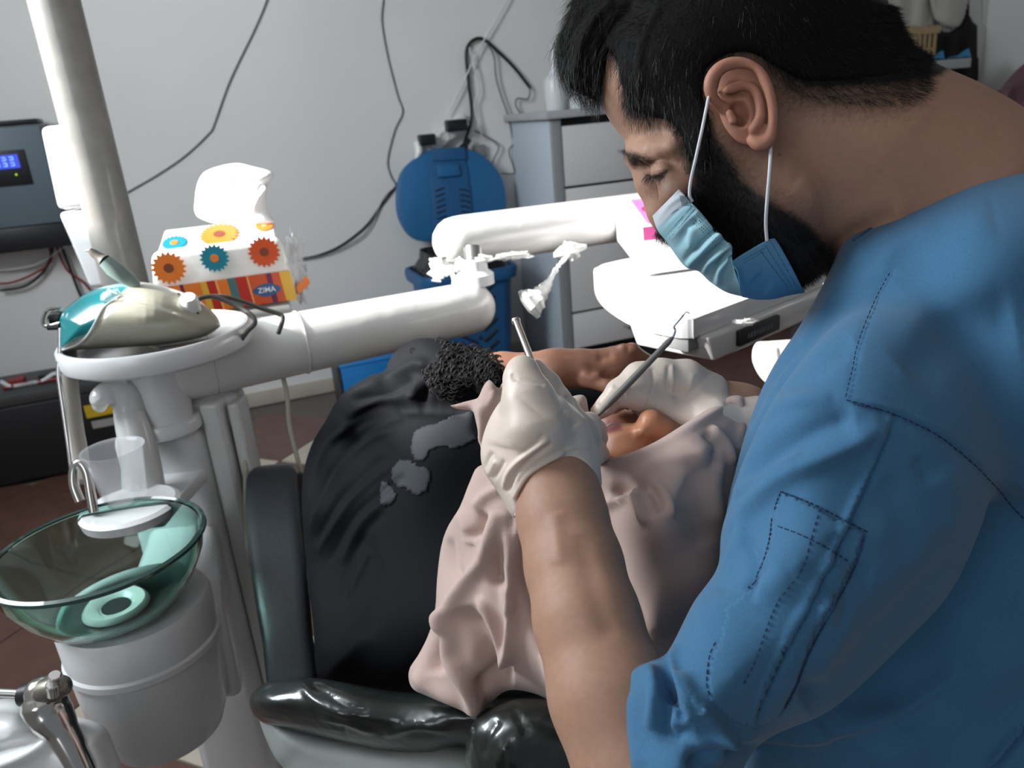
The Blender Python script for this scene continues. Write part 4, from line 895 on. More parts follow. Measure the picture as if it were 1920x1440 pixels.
mesh_obj('emblem', prism([pk(W2 * .56 + .024 * math.cos(t), yf - .001, hs * .52 + .012 * math.sin(t) * (1 - .25 * abs(math.cos(t)))) for t in np.arange(28) * math.pi / 14], -ey * .0006), M['blue'], tp)
text_obj('emblem_lettering', 'ZIMA', pk(W2 * .56, yf - .002, hs * .52), ex, EZ, .013, M['white'], tp)
mesh_obj('wrapper_fold', crumple(pk(W2 + .004, 0, TH * .45), (.012, .04, TH * .42), 12, 41), M['film'], tp)
mesh_obj('wrapper_corner', prism([pk(W2 - .004, -.05, .012), pk(W2 + .022, -.045, .03), pk(W2 + .018, -.045, .045), pk(W2 - .004, -.05, .03)], ey * .004, .001, 1), M['orange'], tp)
tv = Vol(340, 290, 540, 430, tz - .02, tz + .14, .0022)
tv.inflate([(372, 408), (366, 370), (374, 335), (392, 318), (440, 306), (475, 312), (510, 322), (512, 335), (500, 352), (503, 395), (512, 420), (440, 425)], tz + .055, .022, .02, .003)
V, Q = tv.surf(1); pm = strokes(PM(340, 290, 540, 430, 2), [([(412, 350), (395, 380), (372, 405)], 3, -.004), ([(495, 345), (480, 370), (470, 400)], 7, -.008, 's'), ([(395, 322), (450, 340), (505, 330)], 6, .004), ([(430, 330), (440, 400)], 9, .004)])
mesh_obj('tissue', (relief(V, Q, pm), Q), M['tissue'], tp)
lg = empty('ledge', pk(0, 0, -.01), 'small white ledge under the tissue pack, fixed to the lamp pole', 'shelf')
mesh_obj('ledge_plate', hexa([pk(-.16, -.055, -.016), pk(.105, -.055, -.016), pk(.105, .06, -.016), pk(-.16, .06, -.016)], [pk(-.16, -.055, -.001), pk(.105, -.055, -.001), pk(.105, .06, -.001), pk(-.16, .06, -.001)], .005), M['offw'], lg)
mesh_obj('ledge_arm', tube([pk(-.10, .03, -.016), np.array([pc[0] + pr_px * .9, pc[1], base_z - .03])], .012, 12), M['offw'], lg)

# --- cuspidor: white housing, green glass bowl
bc0 = C(186, 1024, .93); RB = 190 * .93 / f; Zr = bc0[2]
cus = empty('cuspidor', [bc0[0], bc0[1] + .05, 0], 'rinse basin with a green glass bowl on a white rounded housing', 'basin')
hc = C(205, 1180, .93); hxy = np.array([bc0[0] + .012, bc0[1] + .015])
Zb = Zr - .088
mesh_obj('basin_housing', lathe([*hxy, 0], [(.0, Zb - .20), (.07, Zb - .20), (.085, Zb - .16), (.090, Zb - .07), (.094, Zb - .066), (.094, Zb - .058), (.091, Zb - .055), (.092, Zb - .012), (.088, Zb - .004), (0, Zb - .003)], 64), M['white'], cus)
ux = (XL + XR) / 2
mesh_obj('housing_neck', hexa([(hxy[0] - .04, hxy[1] + .03, Zb - .19), (hxy[0] + .10, hxy[1] + .02, Zb - .19), (XR - .03, YF + .02, Zb - .19), (XL + .02, YF + .02, Zb - .19)], [(hxy[0] - .04, hxy[1] + .03, Zb - .03), (hxy[0] + .10, hxy[1] + .02, Zb - .03), (XR - .03, YF + .02, Zb - .03), (XL + .02, YF + .02, Zb - .03)], .02, 4), M['white'], cus)
prof = [(.02, 0), (.062, .001), (.082, .010), (.100, .035), (.113, .062), (RB - .004, .086), (RB, .088), (RB - .003, .0905), (RB - .008, .088), (.108, .062), (.095, .036), (.077, .013), (.06, .0055), (.02, .0045), (.02, 0)]
mesh_obj('glass_bowl', lathe([*bc0[:2], Zb], prof, 96), M['glass'], cus)
mesh_obj('glass_rim', lathe([*bc0[:2], Zr + .0015], [(RB - .007, .001), (RB - .004, .003), (RB, .001), (RB + .0008, -.002), (RB - .001, -.004)], 96), M['glassrim'], cus)
mesh_obj('drain', lathe([bc0[0] + .005, bc0[1] - .01, Zb + .006], [(0, .001), (.018, .001), (.024, .006), (.034, .007), (.038, .003), (.039, 0)], 36), M['bowlin'], cus)
mesh_obj('drain_hole', lathe([bc0[0] + .005, bc0[1] - .01, Zb + .0075], [(0, 0), (.017, 0), (.017, .001), (0, .001)], 24), M['dark'], cus)
hk = [C(150, 940, 1.02), C(139, 910, 1.02), C(139, 880, 1.02), C(150, 868, 1.02), C(163, 885, 1.02), C(170, 925, 1.02), C(176, 960, 1.02)]
mesh_obj('rinse_spout', tube(cat(hk, 6), .0062, 12), M['chrome'], cus)
tq = C(240, 935, 1.04)
mesh_obj('cup_platform', lathe([tq[0], tq[1], tq[2] - .03], [(0, 0), (.05, 0), (.062, .006), (.064, .018), (.058, .022), (.03, .019), (0, .018)], 40), M['white'], cus)
mesh_obj('platform_arm', hexa([(tq[0] - .03, tq[1], tq[2] - .05), (tq[0] + .04, tq[1], tq[2] - .05), (tq[0] + .05, YF + .01, tq[2] - .05), (tq[0] - .02, YF + .01, tq[2] - .05)], [(tq[0] - .03, tq[1], tq[2] - .028), (tq[0] + .04, tq[1], tq[2] - .028), (tq[0] + .05, YF + .01, tq[2] - .028), (tq[0] - .02, YF + .01, tq[2] - .028)], .006), M['white'], cus)
# cup and filler spout behind
cu = C(228, 905, 1.05); cb_ = np.array([cu[0], cu[1], tq[2] - .0085]); ch = C(228, 832, 1.05)[2] - cb_[2]
tag(mesh_obj('plastic_cup', lathe(cb_, [(0, .0), (.026, 0), (.028, .004), (.037, ch - .003), (.0405, ch), (.0405, ch + .002), (.037, ch + .0005), (.0265, .005), (0, .003)], 48), M['clear']), 'clear plastic rinsing cup under the white filler spout', 'cup')
fs = empty('cup_filler', C(262, 860, 1.12), 'white hooked cup filler spout standing behind the clear cup', 'spout')
P = cat([C(272, 935, 1.11), C(263, 860, 1.11), C(246, 790, 1.11), C(238, 762, 1.11)], 5)
mesh_obj('filler_stem', tube(P, np.interp(np.linspace(0, 1, len(P)), [0, 1], [.030, .018]), 24), M['offw'], fs)
P = cat([C(243, 790, 1.11), C(240, 755, 1.11), C(225, 738, 1.10), (C(205, 738, 1.09)), C(190, 748, 1.08), C(187, 760, 1.08)], 6)
mesh_obj('filler_head', tube(P, np.interp(np.linspace(0, 1, len(P)), [0, .3, .8, 1], [.020, .022, .016, .010]), 24, rnd=True), M['filmw'], fs)
mesh_obj('filler_core', tube(P, np.interp(np.linspace(0, 1, len(P)), [0, .3, .8, 1], [.016, .017, .012, .008]), 20), M['white'], fs)

# --- syringe and its holder, bottom left
yh = C(60, 1400, .78)
hol = empty('instrument_holder_arm', [*C(60, 1440, .8)[:2], 0], 'glossy white rounded instrument holder at the bottom left corner', 'holder')
hv = Vol(-260, 1290, 260, 1640, .66, .95, .003)
hv.inflate([(-240, 1330), (-60, 1316), (30, 1310), (80, 1335), (150, 1345), (195, 1362), (215, 1400), (232, 1460), (240, 1620), (-240, 1620)], .80, .07, .05, .01)
V, Q = hv.surf(1)
pm = strokes(PM(-260, 1290, 260, 1640, 3), [([(-60, 1440), (30, 1410), (80, 1385), (100, 1350)], 16, .008, 's'), ([(130, 1372), (145, 1400), (170, 1450)], 16, -.012)])
mesh_obj('holder_shell', (relief(V, Q, pm), Q), M['white'], hol)
mesh_obj('holder_column', cyl([yh[0] - .05, yh[1] + .03, 0], [yh[0] - .05, yh[1] + .03, yh[2] - .12], .03, 24), M['offw'], hol)
sy = empty('air_water_syringe', C(100, 1320, .74), 'chrome three-way syringe with two round buttons, bottom left', 'syringe')
zz = .745
P = cat([C(78, 1300, zz), C(88, 1330, zz), C(112, 1365, zz - .002), C(135, 1405, zz - .004), C(160, 1460, zz - .006), C(180, 1520, zz - .01)], 8)
mesh_obj('syringe_body', tube(P, np.interp(np.linspace(0, 1, len(P)), [0, .12, .3, .45, .7, 1], [.016, .021, .0195, .0145, .0125, .011]), 32, rnd=True), M['chrome'], sy)
mesh_obj('syringe_head', tube([C(88, 1298, zz - .004), C(112, 1288, zz - .008)], [.0135, .011], 28, rnd=True), M['steel'], sy)
for (x, y) in ((103, 1270), (98, 1287)):
    p = C(x, y, zz - .026); mesh_obj('button', lathe(p, [(0, .004), (.0048, .004), (.0056, .003), (.0056, -.012)], 20, EZ * .8 - FW * .25 + RT * .3), M['steelb'], sy)
mesh_obj('nozzle_collar', tube([C(60, 1302, zz), C(40, 1304, zz)], [.0125, .010], 20), M['blk'], sy)
mesh_obj('nozzle', tube([C(50, 1301, zz), C(-80, 1296, zz)], .0042, 12), M['steelb'], sy)

# ================================================================== dentist
def skincols(V, base, regs, seed=0):
    px, py, z = world2px(V); c = np.tile(np.array(base), (len(V), 1)); rr = np.random.default_rng(seed)
    for poly, col, edge, zr in regs:
        P = np.array([p[:2] for p in poly], float); x0_, y0_ = P.min(0) - 60; x1_, y1_ = P.max(0) + 60
        pm = poly_sdf(PM(x0_, y0_, x1_, y1_, 3), poly); sd = pm.at(px, py); sd = np.where((px < x0_) | (px > x1_) | (py < y0_) | (py > y1_), 999, sd)
        w = np.clip(.5 - (sd + edge * .12 * rr.standard_normal(len(sd))) / edge, 0, 1) * ((z > zr[0]) & (z < zr[1]))
        c = c * (1 - w[:, None]) + np.array(col) * w[:, None]
    return c
man = empty('person', C(1500, 700, .6), 'man in blue scrubs and a face mask bending over the patient', 'person')
bv = Vol(945, -200, 2150, 1560, .36, .80, .0018)
ZM = .60
bv.ell(1402, 62, ZM, 252, 195, .076, 4, .0)                    # cranium
bv.ell(1268, 160, ZM, 146, 128, .060, 20, .02)                 # forehead
bv.ell(1322, 285, ZM, 118, 150, .060, -24, .02)                # mid face
bv.ell(1420, 385, ZM, 112, 125, .058, -20, .02)                # jaw
bv.ell(1480, 478, ZM, 55, 55, .034, 0, .02)                    # chin
for s_ in (-1, 1):
    bv.chain([(1190, 285, ZM - .010 * s_, 12), (1222, 285, ZM - .030 * s_, 13), (1258, 276, ZM - .044 * s_, 10)], .012)     # brow ridge
    bv.ell(1218, 320, ZM - .036 * s_, 17, 13, .007, 30, .008, 'sub')                                                    # socket
    bv.ell(1236, 322, ZM - .032 * s_, 16, 13, .0125, 20, .005)                                                           # eyeball and lid
    bv.ell(1275, 362, ZM - .040 * s_, 40, 30, .014, -20, .02)                                      # cheekbone
bv.chain([(1190, 300, ZM, 12), (1215, 345, ZM, 15), (1240, 398, ZM, 19), (1256, 425, ZM, 24)], .014)                     # nose
bv.chain([(1500, 190, ZM + .005, 135), (1610, 290, ZM + .01, 152), (1720, 400, ZM + .02, 185)], .03)                      # neck
bv.chain([(1560, 195, ZM + .01, 118), (1740, 330, ZM + .02, 150), (1900, 430, ZM + .02, 175)], .03)                       # nape
bv.chain([(1840, 520, ZM + .02, 130), (1930, 800, ZM + .03, 130), (1900, 1200, ZM + .05, 120)], .03, sz=.6)             # trunk
bv.chain([(1780, 660, .57, 50), (1540, 1080, .53, 50), (1330, 1380, .485, 60), (1240, 1500, .46, 100)], .015)                               # upper arm
bv.chain([(1215, 1500, .455, 122), (1142, 1300, .48, 110), (1100, 1160, .505, 96), (1076, 1060, .53, 88), (1054, 970, .55, 81), (1044, 920, .562, 74), (1035, 880, .57, 70)], .01)   # forearm
bv.chain([(1800, 600, .70, 100), (1640, 900, .74, 90), (1480, 860, .73, 66), (1390, 780, .72, 52), (1350, 760, .715, 46)], .02)   # far arm
V, Q = bv.surf(2)
pm = PM(1000, -60, 2100, 1560, 3)
strokes(pm, [([(1182, 292), (1205, 300), (1240, 292)], 8, .0015), ([(1212, 330), (1232, 334), (1252, 322)], 3.5, -.0018), ([(1208, 316), (1226, 311), (1250, 308)], 3, -.0008),
    ([(1540, 505), (1600, 440), (1680, 400)], 20, -.003), ([(1500, 330), (1600, 400), (1700, 430)], 40, .003), ([(1090, 1000), (1110, 1100), (1150, 1200)], 22, -.0015), ([(1040, 960), (1050, 1060)], 14, .0015),
    ([(1290, 250), (1300, 330)], 10, -.001)])
V = relief(V, Q, pm)
HAIRC = (.006, .005, .005)
hair_reg = [(1128, 20), (1124, 75), (1150, 96), (1168, 140), (1178, 196), (1200, 214), (1245, 222), (1275, 250), (1292, 300), (1302, 330), (1330, 330), (1338, 240), (1318, 180), (1326, 132), (1362, 104), (1410, 100), (1445, 120), (1490, 155), (1560, 165), (1640, 160), (1715, 150), (1790, 90), (1760, -300), (1100, -300)]
beard_reg = [(1296, 290), (1330, 255), (1342, 262), (1366, 292), (1395, 340), (1440, 375), (1490, 405), (1532, 440), (1556, 490), (1545, 560), (1440, 600), (1300, 520), (1230, 440), (1278, 372), (1300, 340)]
brow_reg = [(1168, 284), (1188, 286), (1214, 294), (1232, 306), (1214, 304), (1198, 303), (1190, 314), (1178, 299)]
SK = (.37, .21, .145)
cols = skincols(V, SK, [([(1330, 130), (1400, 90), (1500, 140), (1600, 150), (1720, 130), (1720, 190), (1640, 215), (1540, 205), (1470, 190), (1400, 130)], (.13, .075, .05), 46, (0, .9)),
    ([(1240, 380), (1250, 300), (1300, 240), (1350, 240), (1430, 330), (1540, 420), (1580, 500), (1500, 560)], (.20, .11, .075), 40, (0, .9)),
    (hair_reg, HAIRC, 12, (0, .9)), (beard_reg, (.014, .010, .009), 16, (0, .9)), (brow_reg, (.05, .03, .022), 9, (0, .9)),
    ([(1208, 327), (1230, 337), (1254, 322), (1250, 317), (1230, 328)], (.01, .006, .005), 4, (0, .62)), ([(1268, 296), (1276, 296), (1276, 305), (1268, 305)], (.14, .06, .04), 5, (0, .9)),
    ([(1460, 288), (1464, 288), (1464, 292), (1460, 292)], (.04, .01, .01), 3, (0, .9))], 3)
# ears, modelled finely and joined to the body
def ear(zn, sgn):
    ev = Vol(1290, 80, 1500, 320, min(zn, zn + sgn * .05) - .012, max(zn, zn + sgn * .05) + .012, .0009)
    q = lambda d: zn + sgn * d                   # d: how far in towards the skull
    ev.ell(1396, 196, q(.012), 50, 78, .0055, -12, .002)
    ev.ell(1378, 215, q(.026), 34, 52, .018, -8, .006)
    HX = [(1378, 212, q(.012), 15), (1352, 200, q(.009), 10), (1334, 178, q(.003), 10), (1333, 152, q(0), 11.5), (1348, 130, q(-.002), 11.5), (1372, 119, q(-.003), 10.5), (1400, 121, q(-.004), 9.5), (1425, 138, q(-.005), 9.5), (1441, 168, q(-.006), 8.5), (1449, 205, q(-.004), 8.0), (1448, 238, q(-.001), 8.5), (1440, 262, q(.002), 12), (1424, 270, q(.004), 12), (1412, 262, q(.006), 11)]; ev.chain([tuple(p) for p in cat(HX, 5)], .0012)
    ev.ell(1428, 252, q(.006), 14, 24, .006, 10, .003)
    ev.ell(1385, 160, q(-.001), 34, 24, .012, -28, .003, 'sub')
    ev.chain([tuple(p) for p in cat([(1366, 168, q(.006), 7), (1395, 160, q(.004), 6), (1414, 168, q(.002), 6), (1424, 192, q(.001), 6), (1424, 222, q(.001), 7), (1412, 242, q(.002), 9)], 4)], .003)
    ev.ell(1392, 206, q(.002), 19, 28, .014, -14, .003, 'sub')
    ev.ell(1390, 222, q(.010), 9, 14, .010, -14, .003, 'sub')
    ev.chain([(1368, 212, q(.003), 7), (1374, 226, q(.003), 8)], .003)
    return ev.surf(1)
eV, eQ = ear(ZM - .076, 1)
eV2, eQ2 = ear(ZM + .076, -1)
ec = np.tile(np.array((.40, .185, .125)), (len(eV), 1)); px, py, _ = world2px(eV)
dk = np.exp(-(((px - 1388) / 26) ** 2 + ((py - 160) / 18) ** 2)) * .0; ec2 = np.tile(np.array((.40, .185, .125)), (len(eV2), 1))
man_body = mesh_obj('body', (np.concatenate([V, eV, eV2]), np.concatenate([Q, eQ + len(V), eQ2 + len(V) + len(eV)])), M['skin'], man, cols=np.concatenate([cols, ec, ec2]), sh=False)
bsurf = Surf(V, Q); BV, BQ = V, Q

# hair mass, beard mass and strands
hv = Vol(1005, -215, 1800, 560, .49, .71, .002)
G = 11
hv.ell(1402, 56, ZM, 254 + G + 4, 195 + G + 4, .076 + .0065, 4, .0)
hv.ell(1268, 160, ZM, 146 + G, 128 + G, .060 + .005, 20, .02)
hv.ell(1322, 285, ZM, 118 + G, 150 + G, .060 + .004, -24, .02)
hv.ell(1420, 385, ZM, 112 + G, 125 + G, .058 + .004, -20, .02)
hv.chain([(1500, 190, ZM + .005, 145), (1610, 290, ZM + .01, 162)], .03); hv.chain([(1560, 195, ZM + .01, 128), (1740, 330, ZM + .02, 160)], .03)
hv.chain([(1250, 20, ZM, 110), (1160, 45, ZM, 85), (1105, 100, ZM, 54), (1088, 138, ZM, 30)], .02)
hpoly = [(1040, 130), (1058, 158), (1100, 186), (1122, 186), (1134, 108), (1144, 96), (1158, 120), (1168, 168), (1180, 200), (1205, 216), (1250, 226), (1276, 252), (1292, 300), (1318, 330), (1334, 300), (1330, 215), (1318, 180), (1322, 132), (1358, 104), (1405, 98), (1450, 122), (1500, 148), (1560, 152), (1650, 146), (1702, 143), (1672, 85), (1634, 20), (1612, -30), (1560, -330), (1060, -330), (1066, 0), (1050, 60), (1036, 100)]
pmh = poly_sdf(PM(980, -380, 1860, 600, 3), hpoly)
X = hv.ax[0][:, None, None]; Y = hv.ax[1][None, :, None]; Z = hv.ax[2][None, None, :]
sd = pmh.at(960 + f * X / Z + 0 * Y, 720 - f * Y / Z + 0 * X) * Z / f
k_ = .005; A = hv.F; h_ = np.clip(.5 - .5 * (A - sd) / k_, 0, 1); hv.F = (A * (1 - h_) + sd * h_ + k_ * h_ * (1 - h_)).astype(np.float32)
HV, HQ = hv.surf(1)
pm = strokes(PM(1030, -70, 1800, 560, 3), [([(1150, 0), (1100, 60), (1080, 140)], 8, .003), ([(1190, 0), (1140, 60), (1130, 110)], 7, -.003), ([(1240, 0), (1200, 90), (1200, 180)], 9, .002), ([(1110, 0), (1070, 60), (1062, 130)], 6, -.003)])
HV = relief(HV, HQ, pm)
hair = mesh_obj('hair', (HV, HQ), M['hairbase'], man, sh=False)
def scatter(V, Q, reg, n, zlim, inv=False):
    N = vnorm(V, Q); px, py, z = world2px(V); D = CP - V; D /= np.linalg.norm(D, axis=1)[:, None]; fc = (N * D).sum(1)
    ok = in_poly(px, py, reg) & (fc > -.25) & (z < zlim); i = np.where(ok)[0]; w = 1.0 / np.clip(np.abs(fc[i]), .25, 1); i = rng.choice(i, n, p=w / w.sum())
    return V[i] + rng.standard_normal((n, 3)) * .0009, N[i], px[i], py[i]
def flow(px, py, ctrl):
    W = 0; S = 0
    for (x, y, dx, dy) in ctrl:
        w = 1 / ((px - x) ** 2 + (py - y) ** 2 + 400.) ** 1.3; W = W + w; S = S + w[:, None] * np.array([dx, dy])
    d = S / W[:, None]; return d[:, :1] * RT - d[:, 1:2] * UP
P, N, px, py = scatter(HV, HQ, hpoly, 15000, .66)
fd = flow(px, py, [(1080, 120, -.2, 1), (1110, 40, -.5, .8), (1200, 0, -.9, .3), (1200, 150, -.05, 1), (1260, 200, .15, 1), (1310, 290, .1, 1), (1350, 60, -.5, .7), (1450, 60, .4, .7), (1600, 100, .9, .5), (1700, 120, .8, .7), (1060, 150, .5, .9)])
L = np.interp(px, [1050, 1150, 1260, 1420, 1700], [.016, .017, .012, .009, .007]) * rng.uniform(.6, 1.2, len(px))
SV, SQ = strands(P - N * .001, fd * .9 + N * .35 + rng.standard_normal((len(P), 3)) * .22, L, .00017, bend=fd * .3 - N * .3)
hs_ = mesh_obj('hair_strands', (SV, SQ), M['hair'], hair, sh=False); tag(hs_, kind='stuff')
P, N, px, py = scatter(BV, BQ, [(1040 + 0 * 1, 0), (1124, 75), (1160, 110), (1176, 205), (1250, 232), (1290, 330), (1345, 330), (1330, 200), (1335, 130), (1400, 95), (1500, 175), (1600, 195), (1700, 190), (1740, 150), (1640, 0)], 20000, .66)
fd = flow(px, py, [(1200, 150, -.05, 1), (1300, 300, .1, 1), (1450, 160, .5, .7), (1550, 170, .8, .5), (1680, 170, .8, .6)])
SV, SQ = strands(P, fd + N * .35 + rng.standard_normal((len(P), 3)) * .3, rng.uniform(.004, .010, len(P)), .00012)
tag(mesh_obj('nape_stubble', (SV, SQ), M['hair'], hair, sh=False), kind='stuff')
P, N, px, py = scatter(BV, BQ, beard_reg, 20000, .66)
fd = flow(px, py, [(1310, 290, .1, 1), (1350, 400, .3, .9), (1450, 480, .5, .8), (1520, 450, .6, .8)])
SV, SQ = strands(P, fd * .8 + N * .55 + rng.standard_normal((len(P), 3)) * .35, rng.uniform(.003, .009, len(P)), .00013)
tag(mesh_obj('beard', (SV, SQ), M['hair'], man, sh=False), kind='stuff')
P, N, px, py = scatter(BV, BQ, brow_reg, 260, .62)
SV, SQ = strands(P, flow(px, py, [(1180, 290, .6, .5), (1230, 295, 1, .1)]) + N * .35 + rng.standard_normal((len(P), 3)) * .2, rng.uniform(.003, .007, len(P)), .00012)
tag(mesh_obj('eyebrow', (SV, SQ), M['hair'], man, sh=False), kind='stuff')
el = [bsurf.at(x, y, .0004) for x, y in [(1210 + 2.1 * k, 331 + 5 * math.sin(k / 20 * 3.1) - .3 * k) for k in range(20)]] * 3
P = np.array(el) + rng.standard_normal((60, 3)) * .0006
SV, SQ = strands(P, np.tile(-RT * .5 - UP * 1.0 - FW * .25, (60, 1)) + rng.standard_normal((60, 3)) * .2, rng.uniform(.005, .008, 60), .00018)
tag(mesh_obj('eyelashes', (SV, SQ), M['hair'], man, sh=False), kind='stuff')

# face mask: pleated sheet wrapping the nose and chin
def loft_mask(A, B, zA, zB, n=110, m_=72, wob=None):
    a = cat(A, 12); b = cat(B, 12); res = lambda c: np.stack([np.interp(np.linspace(0, 1, n), np.linspace(0, 1, len(c)), c[:, k]) for k in range(2)], 1)
    a, b = res(a), res(b); V = []
    zA = np.interp(np.linspace(0, 1, n), np.linspace(0, 1, len(zA)), zA); zB = np.interp(np.linspace(0, 1, n), np.linspace(0, 1, len(zB)), zB)
    for i in range(n):
        for j in range(m_):
            th = math.pi * j / (m_ - 1); s_ = math.sin(th); p = a[i] + (b[i] - a[i]) * s_; V.append(C(p[0], p[1], zB[i] - (zB[i] - zA[i]) * math.cos(th)))
    F = np.array([(i * m_ + j, (i + 1) * m_ + j, (i + 1) * m_ + j + 1, i * m_ + j + 1) for i in range(n - 1) for j in range(m_ - 1)])
    V = np.array(V); N = vnorm(V, F); D = CP - V
    c = V.mean(0); nn = (N * (V - c)).sum(1).mean()
    return V, F if nn > 0 else F[:, ::-1]
mkA = [(1273, 355), (1288, 372), (1304, 388), (1325, 412), (1345, 437), (1362, 452), (1370, 462), (1371, 492)]
mkB = [(1224, 405), (1234, 432), (1252, 455), (1284, 498), (1310, 508), (1332, 528), (1362, 547), (1396, 556)]
mV, mF = loft_mask(mkA, mkB, [.533, .530, .530, .533], [.600, .602, .602, .602])
pmk = PM(1200, 330, 1560, 600, 2)
strokes(pmk, [([(1228, 420), (1258, 382), (1290, 362)], 5, .0008), ([(1236, 432), (1270, 396), (1300, 376)], 4, -.0006), ([(1252, 455), (1285, 420), (1312, 396)], 4, .0010),
    ([(1284, 500), (1300, 478), (1340, 440), (1358, 432)], 8, .0045, 's'), ([(1312, 512), (1330, 485), (1366, 455)], 8, .005, 's'), ([(1340, 535), (1348, 498), (1372, 470)], 8, .004, 's'), ([(1268, 470), (1290, 430), (1308, 410)], 8, -.0025), ([(1296, 425), (1300, 470)], 9, .003)])
mV = relief(mV, mF, pmk, .64)
flA = [(1371, 491), (1390, 478), (1415, 463), (1439, 450), (1452, 447)]; flB = [(1392, 556), (1420, 561), (1450, 560), (1480, 553), (1509, 548)]
fV, fF = loft_mask(flA, flB, [.533, .545, .552], [.602, .602, .603], n=70)
pmk2 = strokes(PM(1200, 330, 1560, 600, 2), [([(1371, 500), (1385, 530), (1400, 555)], 9, .003), ([(1415, 520), (1440, 545)], 16, -.002), ([(1452, 450), (1480, 500), (1508, 546)], 5, .0008)])
fV = relief(fV, fF, pmk2, .64)
def mcol(V):
    px, py, z = world2px(V); c = np.tile(np.array((.30, .50, .57)), (len(V), 1))
    w = np.clip((1.0 * ((px - 1224) * .69 + (py - 405) * .0) * 0 + ( -( (px - 1273) * .62 + (py - 355) * .78) + 34) / 8), 0, 1); c = c * (1 - w[:, None]) + np.array((.52, .56, .60)) * w[:, None]; return c
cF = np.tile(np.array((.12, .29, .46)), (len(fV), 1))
mask = mesh_obj('face_mask', (np.concatenate([mV, fV]), np.concatenate([mF, fF + len(mV)])), M['maskb'], man, cols=np.concatenate([mcol(mV), cF]), sh=False)
md = mask.modifiers.new('thickness', 'SOLIDIFY'); md.thickness = .0008; md.offset = 0
ms = Surf(mV, mF, .64); fs_ = Surf(fV, fF, .64); D = []
def dots(sf, a, b, n, r=.00045):
    for k in range(n):
        t = k / max(1, n - 1); D.append(ball(sf.at(a[0] + (b[0] - a[0]) * t, a[1] + (b[1] - a[1]) * t, .0004, 6), r, 3))
for o_ in (0, 7): dots(ms, (1246 + o_ * .6, 446 + o_), (1296 + o_ * .8, 388 + o_ * .8), 26)
dots(ms, (1260, 400), (1271, 392), 6)
for i in range(6):
    for j in range(6): D.append(ball(ms.at(1275 + i * 3.2 + j * .8, 368 + j * 3.2 + i * .4, .0004, 6), .00045, 3))
for t in range(5):
    for k in range(22): D.append(ball(ms.at(1296 + k * 2.9 + t * 3.6 - 4, 402 + k * 3.0 - t * 3.2 + 6, .0004, 7), .00042, 3)) if k % 6 else None
for o_ in (0, 9, 18): dots(fs_, (1444 - o_ * 1.0, 452 + o_ * 1.1), (1497 - o_, 544 - o_ * .1), 34)
for o_ in (0, 6): dots(fs_, (1395, 486 + o_), (1432, 466 + o_), 13)
tag(mesh_obj('embossed_dots', join(D), M['dot'], mask), kind='stuff')
mesh_obj('ear_loop', tube(cat([C(1342, 168, .534), C(1330, 180, .526), C(1324, 205, .520), C(1317, 240, .519), C(1306, 290, .522), C(1295, 340, .528), C(1293, 366, .531), C(1298, 378, .533)], 8), .00115, 8), M['maskloop'], man, sh=False)
mesh_obj('ear_loop', tube(cat([C(1440, 250, .536), C(1445, 272, .530), C(1443, 320, .528), C(1438, 380, .535), C(1436, 420, .543), C(1438, 452, .548)], 8), .00125, 8), M['maskloop'], man, sh=False)

# ------------------------------------------------------------------ scrub top
sv = Vol(1120, 250, 2180, 1560, .36, .80, .0024)
body_p = [(1592, 440), (1640, 412), (1700, 376), (1760, 346), (1840, 314), (1920, 296), (2060, 270), (2180, 400), (2200, 1560), (1500, 1560), (1380, 1480), (1350, 1250), (1352, 1060), (1362, 960), (1380, 880), (1402, 800), (1440, 705), (1500, 610), (1545, 530), (1572, 470)]
sv.inflate(body_p, [(1600, 450, .60), (1840, 330, .60), (1500, 700, .60), (1400, 900, .60), (1380, 1300, .60), (1950, 700, .60), (1900, 1080, .69), (1720, 1300, .70), (1560, 1440, .69), (2050, 1200, .68)], [(1600, 450, .09), (1480, 700, .09), (1400, 950, .10), (1900, 500, .13), (1900, 1000, .14), (1450, 1300, .12)], .075, .01)
slv = [(1700, 560), (1780, 590), (1860, 700), (1880, 850), (1800, 1080), (1700, 1200), (1560, 1330), (1420, 1400), (1330, 1560), (1180, 1560), (1163, 1400), (1163, 1320), (1172, 1270), (1190, 1245), (1240, 1232), (1262, 1205), (1300, 1130), (1345, 1065), (1352, 1000), (1372, 930), (1400, 850), (1470, 720), (1580, 600)]
sv.inflate(slv, [(1740, 640, .530), (1600, 850, .51), (1480, 1080, .485), (1300, 1300, .465), (1250, 1500, .45), (1400, 950, .52)], [(1740, 640, .07), (1500, 1000, .062), (1250, 1400, .056)], .055, .014)
V, Q = sv.surf(2)
pm = PM(1100, 240, 2100, 1560, 3)
